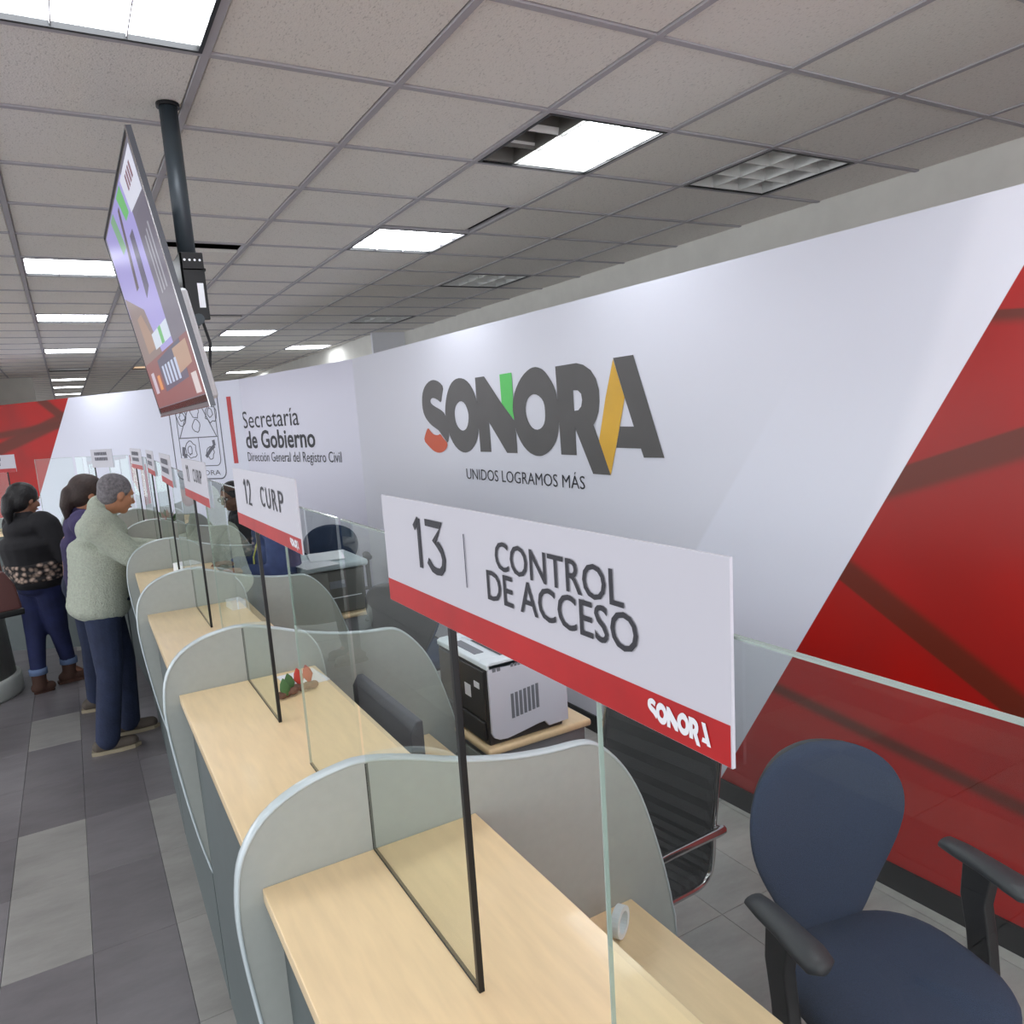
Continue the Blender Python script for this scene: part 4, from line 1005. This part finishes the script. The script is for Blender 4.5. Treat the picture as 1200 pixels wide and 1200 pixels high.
# woman in purple behind the man
person((.0, 5.98, 0), 'brown-haired woman with a ponytail in a purple top, partly hidden behind the grey-haired man', dict(
    head=(.09, 5.98, 1.50), neck=(.03, 5.98, 1.38), chest=(.0, 5.98, 1.16), pelvis=(-.02, 5.98, .90),
    shL=(.03, 6.15, 1.31), shR=(.02, 5.81, 1.31), elR=(.12, 5.78, 1.08), wrR=(.30, 5.84, 1.11), elL=(.14, 6.2, 1.08), wrL=(.32, 6.14, 1.12),
    hipL=(-.01, 6.07, .84), hipR=(-.03, 5.90, .84), knL=(.0, 6.07, .47), knR=(-.04, 5.90, .47), anL=(-.02, 6.08, .10), anR=(-.07, 5.90, .10),
    toeL=X1, toeR=X1, bw=.165),
    'purple', 'navy', 'hairbrn', 'skin', 'shoe', headyaw=R(10), headpitch=R(-15), hairstyle='pony', hs=1.05)
# person at the picture edge
person((-0.780, 5.75, 0), 'long-haired person in black with a brown handbag, cut off by the left picture edge', dict(
    head=(-0.740, 5.75, 1.47), neck=(-0.770, 5.75, 1.35), chest=(-0.770, 5.75, 1.13), pelvis=(-0.770, 5.75, .90),
    shL=(-0.770, 5.93, 1.28), shR=(-0.770, 5.57, 1.28), elR=(-0.720, 5.52, 1.03), wrR=(-0.600, 5.58, 1.0), elL=(-0.740, 5.98, 1.03), wrL=(-0.570, 5.94, .95),
    hipL=(-0.910, 5.84, .84), hipR=(-0.910, 5.66, .84), knL=(-0.900, 5.84, .47), knR=(-0.900, 5.66, .47), anL=(-0.920, 5.84, .10), anR=(-0.920, 5.66, .10),
    toeL=X1, toeR=X1, bw=.18),
    'blackknit', 'darkjacket', 'hairblk', 'skindk', 'brownboot', headyaw=R(30), headpitch=R(-8), hairstyle='long', toph=1.3)
hb = thing('handbag', (-.455, 5.55, .86), R(20), 'brown leather handbag hanging from the arm at the left picture edge', 'bag')
obj('body', MB().prism([(-.10, 0), (.07, 0), (.05, .16), (.0, .26), (-.06, .26)], lambda a, b, t: V((a, t, b)), -.06, .06), M['bag'], hb, bevel=.02)
obj('strap', MB().tube([(-.05, 0, .24), (-.06, .01, .33), (-.03, .03, .38), (.0, .01, .33), (.0, 0, .24)], .008, 8), M['bag'], hb, smooth=True)
obj('base_panel', MB().box((-.105, -.065, -.03), (.075, .065, .012)), M['black'], hb, bevel=.01)
pp = thing('held_papers', (-.06, 6.50, 1.02), R(10), 'sheaf of white papers held by the dark-haired woman', 'paper')
for k in range(3):
    o = obj('sheet', MB().box((-.07, -.002, -.105), (.07, .001, .105)), M['paper'], pp); o.location = (.008*k, -.006*k, .004*k); o.rotation_euler = (0, R(-35+4*k), 0)
# clerks seated behind the counter, facing the public (-x)
def clerk(x, y, base, label, top, hair, skin, style, dz, lanyard=False, glasses=False):
    s = base
    t = person((x, y, 0), label, dict(
        head=(x-.12, y-.02, s+.70), neck=(x-.07, y, s+.56), chest=(x-.03, y, s+.36), pelvis=(x+.03, y, s+.10),
        shL=(x-.05, y-.18, s+.48), shR=(x-.05, y+.18, s+.48), elL=(x-.10, y-.23, s+.24), wrL=(x-.32, y-.18, s+.27), elR=(x-.10, y+.23, s+.24), wrR=(x-.32, y+.18, s+.27),
        hipL=(x+.0, y-.09, s+.07), hipR=(x+.0, y+.09, s+.07), knL=(x-.38, y-.11, s+.05), knR=(x-.38, y+.11, s+.05), anL=(x-.36, y-.11, .10), anR=(x-.36, y+.11, .10),
        toeL=(-1, 0, 0), toeR=(-1, 0, 0), bw=.165), top, 'darkjacket', hair, skin, 'brownboot', headyaw=R(180+dz), headpitch=R(-15), hairstyle=style)
    if glasses:
        g = MB()
        H = V((-.12, -.02, s+.70)); f = V((math.cos(R(180+dz))*.966, math.sin(R(180+dz))*.966, -.259)); l = V((-math.sin(R(180+dz)), math.cos(R(180+dz)), 0)); u = f.cross(l)
        for k in (-1, 1):
            c = H+f*.098+l*.032*k+u*.004
            g.tube([c+(l*math.cos(a)*.024+u*math.sin(a)*.018) for a in [2*math.pi*q_/12 for q_ in range(13)]], .0028, 6); g.tube([c+l*.024*k, H+l*.078*k+u*.004], .002, 6)
        obj('glasses', g, M['blackmetal'], t)
    if lanyard:
        ln = obj('lanyard', MB().tube([(-.10, -.10, s+.50), (-.20, -.06, s+.38), (-.215, -.04, s+.20)], .006, 6), M['wire'], t)
        obj('badge', MB().box((-.225, -.07, s+.10), (-.215, -.01, s+.20)), M['paper'], ln)
    return t
clerk(1.26, 6.72, .62, 'clerk with glasses in a dark jacket, seated just left of the sign numbered 12', 'darkjacket', 'hairblk', 'skindk', 'short', 25, glasses=True)
x, y = 1.00, 4.60
t = person((x, y, 0), 'standing clerk in a blue shirt with a badge, head behind the sign numbered 12', dict(
    head=(x-.08, y-.02, 1.48), neck=(x-.03, y, 1.36), chest=(x, y, 1.14), pelvis=(x+.03, y, .90),
    shL=(x-.02, y-.17, 1.28), shR=(x-.02, y+.15, 1.28), elL=(x-.04, y-.21, 1.03), wrL=(x-.22, y-.18, 1.08), elR=(x-.05, y+.19, 1.03), wrR=(x-.22, y+.14, 1.08),
    hipL=(x+.03, y-.09, .84), hipR=(x+.03, y+.08, .84), knL=(x+.01, y-.09, .47), knR=(x+.01, y+.08, .47), anL=(x+.03, y-.09, .10), anR=(x+.03, y+.08, .10),
    toeL=(-1, 0, 0), toeR=(-1, 0, 0), bw=.16), 'bluevest', 'darkjacket', 'hairblk', 'skindk', 'brownboot', headyaw=R(200), headpitch=R(-20))
ln = obj('lanyard', MB().tube([(-.10, -.10, 1.30), (-.16, -.13, 1.15), (-.17, -.13, 1.00)], .005, 6), M['wire'], t)
obj('badge', MB().box((-.178, -.16, .90), (-.170, -.10, 1.0)), M['paper'], ln)
